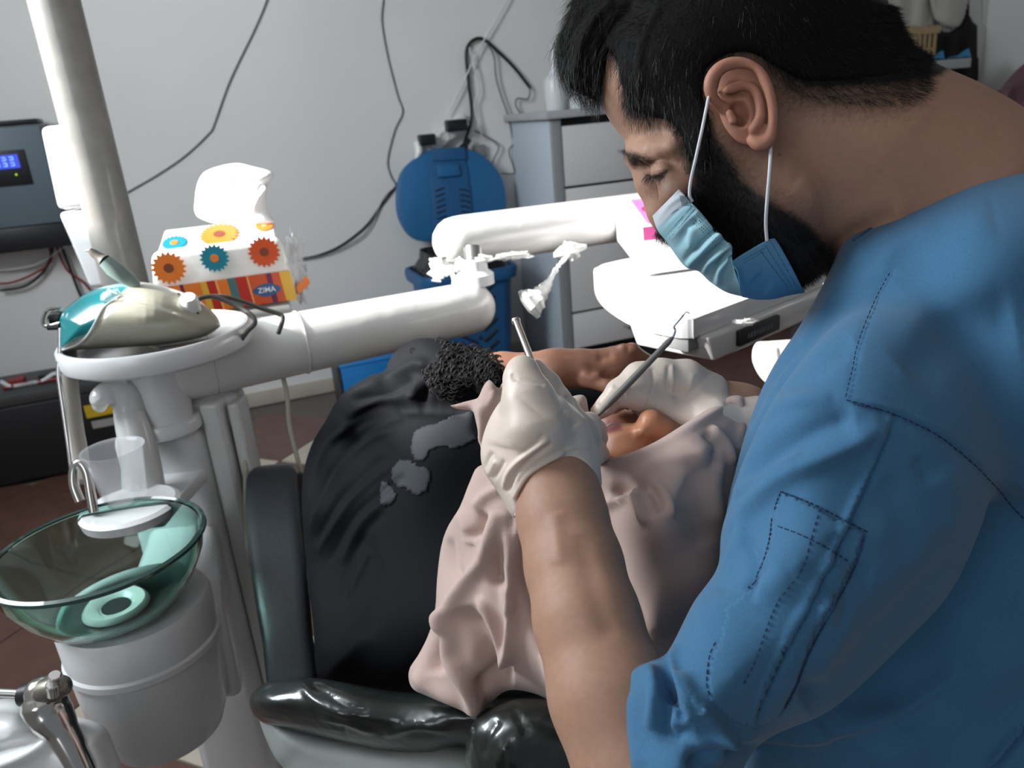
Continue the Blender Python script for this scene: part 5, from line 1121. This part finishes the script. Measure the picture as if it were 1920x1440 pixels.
strokes(pm, [
    ([(1600, 445), (1700, 380), (1840, 318), (1920, 298)], 6, .0014),
    ([(1360, 960), (1400, 840), (1450, 760), (1560, 745)], 14, .004), ([(1380, 900), (1450, 850), (1540, 800), (1600, 790)], 26, -.007), ([(1365, 1000), (1450, 905), (1560, 850), (1660, 800)], 20, .006), ([(1370, 930), (1430, 890), (1500, 850)], 10, .0035),
    ([(1395, 800), (1440, 705), (1500, 640)], 12, -.006, 's'), ([(1420, 770), (1500, 650), (1570, 540)], 10, .003), ([(1440, 740), (1520, 690), (1600, 640)], 26, -.003),
    ([(1640, 480), (1740, 430), (1860, 400)], 40, .003), ([(1600, 560), (1680, 470), (1760, 430)], 16, .0018), ([(1700, 700), (1800, 620), (1900, 600)], 50, -.004),
    ([(1575, 745), (1640, 765), (1700, 785), (1780, 830), (1860, 900), (1930, 970)], 5, -.0022), ([(1575, 740), (1640, 758), (1700, 778), (1785, 820), (1865, 890), (1930, 955)], 5, .0015),
    ([(1590, 740), (1605, 660), (1640, 560), (1680, 500)], 4, -.0012),
    ([(1680, 770), (1640, 870), (1600, 960), (1555, 1060), (1500, 1160), (1440, 1280), (1405, 1370)], 7, .0034, 's'),
    ([(1400, 1010), (1420, 1060), (1410, 1130)], 12, -.004), ([(1355, 1080), (1380, 1020), (1400, 990)], 10, .003), ([(1300, 1150), (1380, 1120), (1480, 1080)], 30, .003), ([(1345, 1100), (1400, 1110), (1450, 1060)], 10, -.002),
    ([(1530, 1120), (1570, 1200), (1540, 1290)], 40, .006), ([(1500, 1060), (1580, 1120), (1560, 1180)], 16, -.003), ([(1560, 1000), (1600, 1060), (1640, 1080)], 22, -.003),
    ([(1940, 940), (1880, 1010), (1760, 1140), (1640, 1260), (1520, 1340)], 60, -.016), ([(1500, 1300), (1540, 1330), (1480, 1370), (1400, 1380)], 14, -.006),
    ([(1262, 1205), (1255, 1250), (1270, 1300), (1290, 1350)], 10, -.008, 's'), ([(1240, 1230), (1252, 1290), (1240, 1370), (1300, 1380)], 14, -.010), ([(1215, 1245), (1230, 1300), (1222, 1370)], 12, .005), ([(1280, 1260), (1300, 1310), (1350, 1380), (1330, 1430)], 13, .007),
    ([(1180, 1300), (1186, 1370), (1200, 1440)], 14, .003), ([(1300, 1400), (1380, 1375), (1500, 1380), (1650, 1340), (1800, 1240)], 16, .009), ([(1290, 1440), (1340, 1400), (1400, 1400), (1520, 1410)], 12, -.006),
    ([(1168, 1270), (1230, 1246), (1262, 1232)], 6, .0015), ([(1650, 900), (1700, 980), (1690, 1060)], 34, -.0035), ([(1760, 880), (1800, 950), (1790, 1010)], 30, .004), ([(1720, 860), (1745, 900)], 12, -.003), ([(1840, 930), (1870, 990)], 20, -.003),
    ([(1640, 1440), (1760, 1330), (1880, 1230), (1960, 1180)], 60, .010), ([(1855, 1440), (1920, 1360)], 10, -.008, 's')])
V = relief(V, Q, pm, .60)
scrub = mesh_obj('scrub_top', (V, Q), M['scrub'], man, sh=False)
ssf = Surf(V, Q, .62)
pk_poly = [(1464, 918), (1500, 935), (1545, 958), (1590, 982), (1624, 998), (1612, 1045), (1590, 1075), (1560, 1140), (1530, 1185), (1505, 1250), (1490, 1290), (1462, 1340), (1410, 1368), (1370, 1352), (1330, 1315), (1325, 1260), (1350, 1190), (1360, 1140), (1420, 1095), (1440, 1030), (1448, 975)]
pV, pF = patch(V, Q, pk_poly, .0011, .62, False); pocket = mesh_obj('sleeve_pocket', (pV, pF), M['scrub'], scrub, sh=False)
st = [([(1464, 920), (1520, 945), (1580, 976), (1624, 998)], 7, 3, .0005), ([(1450, 975), (1446, 1010), (1436, 1050), (1418, 1094)], 6, 3, .0004), ([(1418, 1094), (1372, 1128), (1358, 1180), (1334, 1226), (1326, 1280), (1330, 1312)], 8, 5, .00045),
      ([(1462, 990), (1500, 1005), (1550, 1030), (1592, 1058)], 7, 5, .0004), ([(1536, 955), (1520, 1010), (1500, 1070), (1462, 1120), (1436, 1180), (1412, 1240), (1380, 1300), (1362, 1335)], 7, 6, .00035),
      ([(1618, 1005), (1604, 1050), (1570, 1120), (1536, 1180), (1510, 1230), (1486, 1290), (1462, 1335)], 9, 2, .0006), ([(1464, 925), (1455, 960)], 6, 3, .0005),
      ([(1586, 745), (1600, 690), (1612, 640), (1640, 570), (1672, 510)], 6, 4, .00035), ([(1588, 752), (1640, 768), (1700, 790), (1760, 822), (1820, 870), (1870, 920), (1925, 975)], 8, 4, .0004), ([(1600, 760), (1650, 772)], 4, 3, .0004)]
for pts, a, b, r in st: tag(mesh_obj('stitching', dashes(ssf, pts, a, b, r, .0016), M['stitch'], scrub), kind='stuff')
mesh_obj('neckline_hem', tube([ssf.at(x, y, .0003) for x, y in cat([(1600, 452), (1660, 412), (1730, 372), (1800, 342), (1860, 322), (1915, 308)], 6)], .0012, 6), M['seam'], scrub, sh=False)
cl = Vol(1850, 200, 2100, 330, .60, .78, .002)
cl.chain([(1880, 268, .70, 14), (1915, 254, .70, 16), (1960, 262, .69, 18)], .004)
mesh_obj('collar_back', cl.surf(1), M['leather'], scrub, sh=False)

# ------------------------------------------------------------------ gloves
def glove(name, vol, pm, lab=None):
    V, Q = vol.surf(2); V = relief(V, Q, pm, 9); o = mesh_obj(name, (V, Q), M['glove'], man, sh=False); return o, V, Q
gv = Vol(860, 630, 1170, 1010, .48, .70, .0013)
palm = [(966, 972), (935, 925), (908, 885), (901, 845), (912, 798), (936, 755), (962, 735), (1010, 728), (1052, 742), (1072, 762), (1104, 792), (1120, 838), (1127, 885), (1126, 915), (1100, 893), (1060, 892), (1020, 908), (990, 940)]
gv.inflate(palm, [(1046, 930, .560), (1010, 850, .565), (940, 840, .58), (1090, 830, .58), (1000, 760, .57)], [(1046, 930, .036), (1010, 850, .033), (1000, 750, .026)], .030, .004)
gv.chain([(1005, 800, .552, 62), (990, 745, .556, 46), (978, 708, .560, 30), (980, 694, .562, 28)], .008)       # thumb
gv.chain([(1050, 800, .585, 46), (1042, 755, .588, 30), (1026, 722, .590, 24), (1006, 692, .590, 18)], .005)      # index
gv.chain([(1075, 800, .600, 38), (1062, 762, .606, 20), (1048, 748, .615, 16)], .004)                          # middle
gv.chain([(1090, 820, .605, 40), (1104, 796, .625, 22), (1118, 806, .645, 18), (1128, 822, .655, 13)], .004)     # ring
gv.chain([(1092, 860, .600, 38), (1112, 842, .63, 22), (1124, 852, .655, 17), (1134, 862, .668, 12)], .004)     # little
pm = PM(850, 620, 1180, 1020, 2)
strokes(pm, [([(958, 702), (970, 712), (995, 714), (1022, 722)], 4, -.0016), ([(964, 716), (990, 719), (1015, 726)], 3, .0010), ([(1040, 700), (1050, 730), (1046, 745)], 5, -.001), ([(1062, 742), (1060, 772)], 4, -.002),
    ([(908, 880), (915, 862), (924, 848)], 4, -.0020), ([(914, 892), (922, 878), (930, 864)], 4, .0016), ([(925, 900), (938, 878), (946, 862)], 4, -.0018), ([(945, 918), (955, 885), (990, 850), (1030, 822)], 5, .0026), ([(952, 924), (966, 890), (1000, 858), (1036, 832)], 4, -.0022),
    ([(962, 936), (985, 895), (1020, 868), (1060, 848)], 4, .0022), ([(970, 945), (995, 905), (1035, 878), (1075, 862)], 4, -.0020), ([(966, 962), (985, 925), (1025, 895), (1070, 878), (1110, 880)], 4, .0026), ([(975, 952), (998, 925), (1040, 900), (1080, 888), (1120, 896)], 3, -.0016),
    ([(966, 968), (990, 936), (1022, 908), (1062, 893), (1100, 895), (1124, 912)], 5, .0018), ([(1060, 842), (1090, 838), (1104, 840)], 4, .0010), ([(1020, 812), (1000, 836), (970, 856)], 4, -.0012), ([(990, 760), (960, 800), (950, 840)], 34, .002), ([(1052, 770), (1080, 800)], 10, -.002)])
glL, V, Q = glove('glove', gv, pm); gl = glL
gsf = Surf(V, Q, .60)
mesh_obj('glove_cuff_roll', tube([gsf.at(x, y, .0006) for x, y in cat([(967, 965), (990, 936), (1022, 910), (1062, 895), (1100, 897), (1123, 913)], 7)], .0013, 8), M['glove'], gl, sh=False)
rv = Vol(1080, 640, 1520, 920, .58, .84, .0014)
rv.chain([(1316, 742, .712, 52), (1285, 712, .705, 36), (1240, 705, .700, 31), (1198, 709, .698, 28), (1160, 735, .696, 22), (1137, 760, .697, 17), (1120, 774, .700, 11), (1114, 782, .702, 7)], .007)    # index
rv.chain([(1405, 800, .700, 60), (1340, 790, .688, 40), (1285, 776, .700, 28), (1238, 760, .700, 25), (1200, 742, .696, 26), (1188, 737, .694, 26)], .009)      # thumb
rv.chain([(1320, 745, .730, 50), (1265, 730, .735, 28), (1215, 728, .732, 22), (1175, 745, .728, 18), (1150, 764, .724, 13)], .005)   # middle
rv.chain([(1330, 760, .750, 46), (1270, 745, .760, 26), (1225, 745, .755, 20), (1190, 758, .750, 15)], .005)    # ring
rv.chain([(1340, 780, .765, 42), (1285, 765, .775, 24), (1245, 765, .775, 18), (1215, 772, .770, 14)], .005)    # little
rv.inflate([(1292, 692), (1318, 700), (1350, 732), (1380, 748), (1440, 780), (1500, 850), (1440, 900), (1380, 850), (1320, 810), (1300, 760)], .722, .036, .03, .008)
pm = strokes(PM(1070, 630, 1530, 930, 2), [([(1222, 690), (1224, 720), (1218, 740)], 3, -.0010), ([(1260, 682), (1262, 712), (1256, 738)], 3, .0012), ([(1252, 685), (1250, 735)], 3, -.0012), ([(1150, 722), (1165, 732), (1172, 745)], 3, -.0012), ([(1300, 700), (1290, 735), (1270, 745)], 5, .001),
    ([(1208, 748), (1204, 762)], 3, -.0008), ([(1216, 746), (1213, 766)], 3, -.0008), ([(1226, 752), (1224, 768)], 3, .0008), ([(1238, 756), (1240, 776)], 3, -.0008), ([(1330, 700), (1290, 740), (1262, 745)], 6, -.0015), ([(1118, 755), (1128, 766), (1140, 768)], 3, -.001), ([(1300, 760), (1330, 745), (1360, 760)], 8, .001)])
glR, V, Q = glove('glove', rv, pm)
tag(glR, 'latex glove on the far hand holding the explorer'); tag(glL, 'latex glove on the near hand holding the mirror handle')

# instruments
mi = empty('mirror_handle', C(985, 645, .585), 'shiny flat-ended steel mirror handle held in the near gloved hand', 'instrument')
p0, p1 = C(967, 601, .605), C(1012, 716, .572)
mesh_obj('handle_shaft', tube([p0, p0 * .96 + p1 * .04, p1], [.0032, .0028, .0028], 18), M['chrome'], mi)
mesh_obj('handle_cap', tube([p0 + (p0 - p1) / np.linalg.norm(p0 - p1) * .0006, p0 - (p0 - p1) / np.linalg.norm(p0 - p1) * .0015], [.0036, .0036], 18), M['steelb'], mi)
ex_ = empty('explorer', C(1195, 700, .68), 'dark grey dental explorer with a hooked fine tip, held in the far hand', 'instrument')
q0, q1 = C(1122, 778, .684), C(1262, 632, .668)
rr_ = .0035
mesh_obj('grip', tube([q0, q0 * .8 + q1 * .2, q0 * .5 + q1 * .5, q0 * .06 + q1 * .94, q1], [.0014, .0031, .0032, .0026, .0013], 18), M['grip'], ex_)
mesh_obj('hooked_tip', tube(cat([q1, C(1266, 620, .668), C(1264, 612, .668), C(1272, 602, .668), C(1282, 590, .668), C(1287, 585, .668), C(1293, 588, .668)], 5), [.0011] * 5 + [.0009] * 15 + [.0005] * 11, 8), M['steelb'], ex_)
mesh_obj('lower_tip', tube([q0, C(1112, 788, .676)], [.0014, .0005], 8), M['steel'], ex_)

# ================================================================== patient
pat = empty('person', C(900, 1000, .95), 'reclining patient in a black gown and pink-beige headscarf', 'person')
pvv = Vol(500, 600, 1500, 1420, .58, 1.35, .003)
pvv.ell(1245, 925, .735, 125, 105, .075, 0, 0)                                   # head
pvv.ell(1165, 850, .700, 62, 50, .035, -10, .015)                                 # chin and cheek
pvv.ell(1168, 818, .692, 44, 24, .020, -8, .005)
pvv.chain([(1310, 870, .71, 34), (1262, 826, .695, 30), (1221, 792, .680, 26)], .008)
pvv.ell(1160, 800, .745, 50, 34, .020, 0, .01)
pvv.ell(1204, 808, .674, 15, 12, .008, 20, .004)   # nose
pvv.ell(1200, 808, .656, 5, 4, .006, 30, .002, 'sub')
pvv.ell(1146, 806, .712, 22, 10, .012, -30, .004)
pvv.chain([(1160, 960, .78, 60), (1000, 1060, .88, 60), (830, 1020, 1.00, 80), (780, 900, 1.10, 80)], .04)     # neck and trunk
pvv.chain([(830, 1080, 1.0, 50), (720, 920, 1.06, 30), (690, 800, 1.09, 26), (800, 712, 1.02, 26), (900, 697, .965, 30), (940, 697, .95, 34), (1040, 692, .93, 35), (1085, 690, .93, 37)], .012)   # near arm
pvv.ell(1138, 690, .93, 62, 38, .022, -6, .012)
for k, (y0_, x1_, y1_, x2_, y2_) in enumerate(((662, 1185, 655, 1215, 675), (676, 1192, 668, 1222, 690), (692, 1192, 688, 1218, 710), (706, 1180, 705, 1204, 724))):
    pvv.chain([(1150, y0_, .925 + .006 * k, 13), (x1_, y1_, .92 + .008 * k, 12), (x2_, y2_, .93 + .008 * k, 10), (x2_ - 6, y2_ + 18, .94 + .008 * k, 9)], .004)
pvv.chain([(1100, 712, .915, 16), (1140, 724, .905, 13), (1175, 726, .905, 10)], .005)
V, Q = pvv.surf(1)
pm = strokes(PM(900, 620, 1260, 900, 2), [([(1110, 655), (1150, 642), (1175, 655)], 7, .004), ([(1120, 672), (1150, 665)], 8, -.003), ([(1090, 700), (1110, 708), (1125, 700)], 7, .003), ([(1060, 668), (1100, 680), (1140, 690)], 4, .0015), ([(1130, 700), (1150, 712)], 5, -.003), ([(1200, 788), (1192, 802)], 4, -.002)])
V = relief(V, Q, pm)
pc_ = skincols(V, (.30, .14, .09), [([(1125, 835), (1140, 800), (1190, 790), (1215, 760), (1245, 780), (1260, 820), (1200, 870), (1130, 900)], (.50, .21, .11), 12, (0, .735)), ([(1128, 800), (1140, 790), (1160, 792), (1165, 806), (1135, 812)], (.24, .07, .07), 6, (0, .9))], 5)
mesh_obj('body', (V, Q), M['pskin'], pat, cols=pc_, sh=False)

# gown
gw = Vol(530, 600, 1180, 1330, .74, 1.32, .0035)
trunk = [(1180, 1290), (780, 1300), (660, 1290), (598, 1272), (588, 1180), (577, 1080), (569, 1000), (567, 900), (585, 832), (615, 785), (650, 752), (720, 730), (860, 730), (960, 745), (1060, 725), (1140, 712), (1180, 730)]
gw.inflate(trunk, [(620, 820, 1.12), (600, 1000, 1.02), (600, 1250, .92), (800, 1250, .90), (850, 900, 1.0), (1000, 760, 1.0), (1120, 730, 1.0), (900, 1200, .88)], [(600, 900, .08), (800, 1000, .10), (1100, 740, .05), (700, 1250, .08)], .09, .02)
gw.inflate([(618, 800), (640, 742), (690, 706), (722, 695), (735, 668), (770, 642), (800, 633), (850, 640), (905, 655), (942, 664), (962, 690), (972, 735), (940, 750), (820, 760), (720, 790), (650, 830)], [(640, 790, 1.08), (700, 700, 1.04), (850, 690, .98), (950, 700, .95)], [(650, 780, .06), (850, 700, .052), (950, 700, .045)], .05, .02)
gw.inflate([(725, 690), (745, 655), (775, 637), (800, 634), (830, 650), (800, 690), (760, 700)], 1.10, .05, .04, .01)
V, Q = gw.surf(2)
pm = PM(520, 590, 1200, 1330, 3)
strokes(pm, [([(640, 745), (720, 712), (780, 682), (800, 690)], 9, .010), ([(660, 752), (730, 735), (790, 700)], 10, -.009), ([(650, 800), (720, 770), (820, 765), (880, 770)], 12, -.014), ([(775, 700), (778, 735), (762, 745)], 9, .008), ([(795, 690), (800, 735), (780, 765)], 7, -.006),
    ([(585, 900), (620, 830), (680, 785), (740, 765)], 7, .008), ([(590, 960), (630, 870), (700, 800), (760, 780)], 8, -.008), ([(580, 1000), (620, 900), (690, 830), (740, 805)], 6, .007), ([(588, 1020), (640, 930), (720, 855)], 7, -.007), ([(596, 1040), (660, 940), (740, 870)], 6, .006), ([(612, 1060), (670, 960), (760, 890)], 7, -.006), ([(640, 1060), (680, 980), (740, 930)], 6, .005),
    ([(640, 1120), (670, 1020), (720, 960)], 8, -.005), ([(655, 1120), (690, 1030)], 5, .004), ([(580, 1060), (590, 1150), (600, 1240)], 20, .005), ([(680, 1000), (700, 1100), (690, 1200)], 20, -.005), ([(860, 725), (900, 770), (900, 820)], 14, -.008)])
pm.A *= .8
V = relief(V, Q, pm)
gown = mesh_obj('gown', (V, Q), M['gown'], pat, sh=False); gws = Surf(V, Q)
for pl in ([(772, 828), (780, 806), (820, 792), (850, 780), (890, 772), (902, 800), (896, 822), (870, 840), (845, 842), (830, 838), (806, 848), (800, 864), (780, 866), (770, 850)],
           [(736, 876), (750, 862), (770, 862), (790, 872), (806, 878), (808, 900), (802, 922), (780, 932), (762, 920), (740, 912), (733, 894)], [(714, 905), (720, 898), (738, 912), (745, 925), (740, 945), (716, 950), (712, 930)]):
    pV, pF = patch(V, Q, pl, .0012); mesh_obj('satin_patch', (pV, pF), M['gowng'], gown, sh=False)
lace_poly = [(790, 690), (772, 655), (800, 640), (860, 645), (930, 664), (950, 690), (935, 715), (900, 720), (870, 735), (835, 745), (815, 735), (800, 715)]
g = []; Xr = rng.uniform(770, 950, 1100); Yr = rng.uniform(635, 745, 1100); ok = in_poly(Xr, Yr, lace_poly)
for x, y in list(zip(Xr[ok], Yr[ok]))[:420]:
    c = gws.at(x, y, .0006, 8); r_ = rng.uniform(.0028, .0052); n_ = CP - c; n_ /= np.linalg.norm(n_); n_ = n_ + rng.standard_normal(3) * .12; n_ /= np.linalg.norm(n_)
    a_ = np.cross(n_, EZ); a_ /= np.linalg.norm(a_); b_ = np.cross(n_, a_)
    g.append(tube([c + r_ * (a_ * math.cos(t) + b_ * math.sin(t)) for t in np.arange(9) * math.pi / 4], .0008, 5, caps=False))
tag(mesh_obj('lace_trim', join(g), M['lace'], gown), kind='stuff')

# headscarf
hj = Vol(740, 690, 1440, 1370, .50, .96, .0028)
wrap = [(1118, 868), (1140, 860), (1178, 850), (1220, 833), (1262, 808), (1305, 780), (1340, 758), (1368, 742), (1388, 741), (1400, 752), (1403, 785), (1392, 840), (1380, 890), (1368, 960), (1358, 1010), (1354, 1080), (1335, 1130), (1290, 1185), (1262, 1215), (1230, 1235), (1180, 1235), (1100, 1250), (1060, 1180), (1040, 1050), (1060, 940), (1095, 885)]
hj.inflate(wrap, [(1130, 880, .665), (1210, 850, .655), (1280, 820, .655), (1385, 750, .695), (1250, 1000, .66), (1380, 860, .67), (1340, 1100, .64), (1240, 1200, .63), (1080, 1000, .72), (1080, 1200, .70)], [(1130, 880, .035), (1210, 850, .035), (1250, 970, .085), (1390, 770, .018), (1380, 900, .04), (1250, 1180, .07)], .07, .01)
dr = [(900, 872), (880, 905), (862, 950), (838, 990), (826, 1030), (819, 1090), (816, 1140), (805, 1185), (786, 1225), (766, 1258), (772, 1290), (800, 1305), (850, 1325), (898, 1336), (915, 1325), (950, 1295), (1000, 1300), (1060, 1325), (1110, 1320), (1110, 1100), (1080, 980), (1030, 920), (960, 870)]
hj.inflate(dr, [(900, 900, .70), (830, 1050, .74), (790, 1250, .73), (880, 1300, .70), (960, 1000, .69), (1050, 1250, .67), (1000, 900, .68)], [(900, 900, .03), (900, 1100, .05), (900, 1300, .03), (1060, 1200, .05)], .05, .01)
hj.inflate([(894, 800), (888, 768), (898, 742), (910, 716), (922, 712), (932, 728), (952, 738), (968, 760), (960, 800), (940, 850), (905, 850)], .66, .014, .014, .004)
hj.inflate([(836, 762), (862, 755), (890, 748), (905, 752), (905, 775), (885, 770), (860, 768)], .67, .008, .008, .006)
hj.inflate([(938, 728), (942, 716), (960, 716), (985, 730), (990, 760), (960, 745)], .665, .010, .010, .003)
hj.inflate([(1050, 752), (1066, 745), (1096, 740), (1104, 770), (1110, 800), (1080, 830), (1040, 800)], .70, .012, .012, .004)
V, Q = hj.surf(2)
pm = PM(720, 680, 1450, 1370, 3)
strokes(pm, [([(890, 955), (912, 930), (945, 915)], 10, .006), ([(905, 960), (900, 990), (880, 1010)], 9, -.010), ([(860, 960), (880, 1000), (885, 1020)], 12, .006), ([(842, 1010), (850, 1060), (870, 1080)], 9, -.007),
    ([(930, 960), (915, 1040), (880, 1090), (845, 1140), (832, 1180)], 13, .012), ([(955, 960), (942, 1040), (940, 1100)], 14, -.013), ([(838, 1140), (850, 1230), (880, 1290), (898, 1330)], 13, .015), ([(868, 1140), (900, 1200), (930, 1250), (960, 1265)], 18, -.015),
    ([(828, 1180), (818, 1230), (815, 1262)], 15, -.012), ([(775, 1262), (830, 1300), (895, 1332)], 12, .008), ([(900, 1120), (930, 1180), (950, 1250)], 9, .010), ([(950, 960), (948, 1040), (960, 1140), (962, 1200), (950, 1255)], 11, .014), ([(985, 980), (980, 1060), (1000, 1140), (1020, 1230)], 9, -.012), ([(1005, 1020), (1008, 1080), (1025, 1180), (1035, 1290)], 12, .010),
    ([(890, 1290), (920, 1275), (960, 1280)], 14, -.012), ([(930, 1050), (920, 1100), (960, 1150)], 20, .004),
    ([(1180, 935), (1175, 915), (1150, 928)], 12, -.010), ([(1130, 945), (1160, 938), (1180, 925)], 9, .007), ([(1175, 905), (1210, 880), (1260, 862), (1330, 850)], 14, .006), ([(1185, 915), (1200, 950), (1212, 985)], 8, .009), ([(1200, 905), (1225, 920), (1235, 960)], 10, -.007), ([(1215, 900), (1250, 930), (1262, 970)], 8, .004),
    ([(1125, 880), (1200, 850), (1280, 810), (1380, 748)], 8, .004), ([(1150, 905), (1240, 870), (1310, 862)], 16, -.004), ([(1330, 800), (1360, 830), (1375, 870)], 6, .006), ([(1320, 812), (1345, 840), (1330, 880)], 6, -.005), ([(1345, 860), (1340, 920), (1350, 980)], 14, .006), ([(1310, 870), (1300, 950), (1330, 1020)], 30, -.006),
    ([(900, 760), (905, 800), (898, 835)], 6, .004), ([(915, 720), (925, 735), (918, 760)], 5, .004), ([(925, 760), (915, 800), (905, 840)], 7, -.004), ([(1380, 745), (1396, 790), (1385, 850)], 9, .004), ([(1140, 1000), (1170, 1100), (1230, 1200)], 20, -.004)])
V = relief(V, Q, pm)
mesh_obj('headscarf', (V, Q), M['hijab'], pat, sh=False)

# ================================================================== dental chair
ch = empty('dental_chair', [*C(800, 1200, 1.0)[:2], 0], 'black upholstered dental chair with a glossy film-covered backrest', 'chair')
cvv = Vol(430, 1240, 1140, 1640, .60, .98, .003)
bk_ = [(468, 1318), (474, 1298), (500, 1280), (545, 1270), (600, 1272), (660, 1282), (740, 1296), (830, 1300), (930, 1296), (1100, 1300), (1140, 1420), (1060, 1480), (930, 1420), (860, 1398), (800, 1412), (720, 1408), (640, 1390), (560, 1372), (500, 1358), (476, 1342)]
cvv.inflate(bk_, [(480, 1320, .82), (700, 1340, .79), (900, 1360, .77)], .055, .036, .006)
V, Q = cvv.surf(1)
pm = strokes(PM(430, 1240, 1140, 1500, 3), [([(560, 1280), (600, 1320), (660, 1345)], 7, .003), ([(580, 1275), (640, 1318), (690, 1335)], 6, -.003), ([(600, 1345), (650, 1355), (700, 1375)], 6, .003), ([(640, 1360), (650, 1385)], 5, -.003), ([(720, 1380), (780, 1360), (850, 1370)], 9, .003)])
mesh_obj('backrest', (relief(V, Q, pm), Q), M['vinyl'], ch, sh=False)
cv2 = Vol(430, 1330, 1140, 1760, .66, .98, .0035)
cv2.inflate([(486, 1340), (540, 1352), (640, 1376), (740, 1392), (860, 1390), (960, 1420), (1100, 1500), (1100, 1740), (600, 1740), (548, 1480), (512, 1416)], [(500, 1400, .84), (900, 1450, .80)], .045, .03, .006)
mesh_obj('backrest_shell', cv2.surf(1), M['shell'], ch, sh=False)
cv3 = Vol(840, 1250, 1180, 1640, .56, .82, .003)
cv3.inflate([(874, 1392), (882, 1362), (902, 1340), (940, 1318), (980, 1308), (1060, 1316), (1110, 1340), (1150, 1420), (1140, 1600), (920, 1620), (884, 1520), (872, 1430)], .68, .055, .04, .006)
V, Q = cv3.surf(1)
pm = strokes(PM(840, 1250, 1180, 1600, 3), [([(884, 1400), (900, 1360), (940, 1330)], 6, .003), ([(905, 1420), (915, 1380), (935, 1350)], 7, -.003), ([(930, 1440), (945, 1400), (960, 1440)], 6, .003), ([(960, 1320), (975, 1350), (990, 1380)], 7, -.003)])
mesh_obj('headrest', (relief(V, Q, pm), Q), M['vinyl'], ch, sh=False)
# armrest loop
def rbox_sweep(pts, hw, ht, side, n=24):
    P = cat(pts, 8); V = []; T = np.gradient(P, axis=0); T /= np.linalg.norm(T, axis=1)[:, None]; side = np.array(side, float)
    hw = np.interp(np.linspace(0, 1, len(P)), np.linspace(0, 1, len(hw)), hw); ht = np.interp(np.linspace(0, 1, len(P)), np.linspace(0, 1, len(ht)), ht)
    for i in range(len(P)):
        s_ = side - T[i] * (side @ T[i]); s_ /= np.linalg.norm(s_); u_ = np.cross(T[i], s_)
        for k in range(n):
            t = 2 * math.pi * k / n; c_, d_ = math.cos(t), math.sin(t); V.append(P[i] + s_ * hw[i] * abs(c_) ** .5 * np.sign(c_) + u_ * ht[i] * abs(d_) ** .5 * np.sign(d_))
    m_ = len(P); F = [(i * n + k, i * n + (k + 1) % n, (i + 1) * n + (k + 1) % n, (i + 1) * n + k) for i in range(m_ - 1) for k in range(n)]
    return np.array(V), F + [tuple(range(n))[::-1], tuple(range((m_ - 1) * n, m_ * n))]
pts = [C(512, 884, 1.22), C(511, 900, 1.20), C(513, 960, 1.15), C(520, 1040, 1.08), C(530, 1120, 1.02), C(540, 1200, .98), C(552, 1290, .95)]
mesh_obj('armrest', rbox_sweep(pts, [.026, .038, .039, .037, .034, .030, .030], [.012, .02, .022, .022, .02, .02, .02], RT), M['armrest'], ch, sh=False)
mesh_obj('armrest_support', rbox_sweep([C(560, 900, 1.24), C(568, 960, 1.20), C(572, 1050, 1.12)], [.012, .014, .014], [.02, .03, .02], RT), M['blk'], ch, sh=False)
# seat, legrest, column and foot: mostly under the patient
sx = C(780, 1150, 1.15)
def cb(x, y, z, hx, hy, hz, r): return obox((x, y, z), (hx, 0, 0), (0, hy, 0), (0, 0, hz), r, 3)
mesh_obj('seat', cb(-.12, 1.30, .50, .22, .30, .05, .03), M['vinyl2'], ch)
mesh_obj('legrest', cb(-.12, 1.88, .44, .17, .28, .04, .03), M['vinyl2'], ch)
mesh_obj('back_frame', tube([(-.12, 1.05, .46), (-.10, .80, .58), (-.08, .70, .68)], .04, 16), M['shell'], ch)
mesh_obj('lift_column', cb(-.12, 1.30, .25, .12, .16, .20, .03), M['shell'], ch)
mesh_obj('foot_plate', cb(-.12, 1.40, .025, .22, .42, .025, .02), M['shell'], ch)
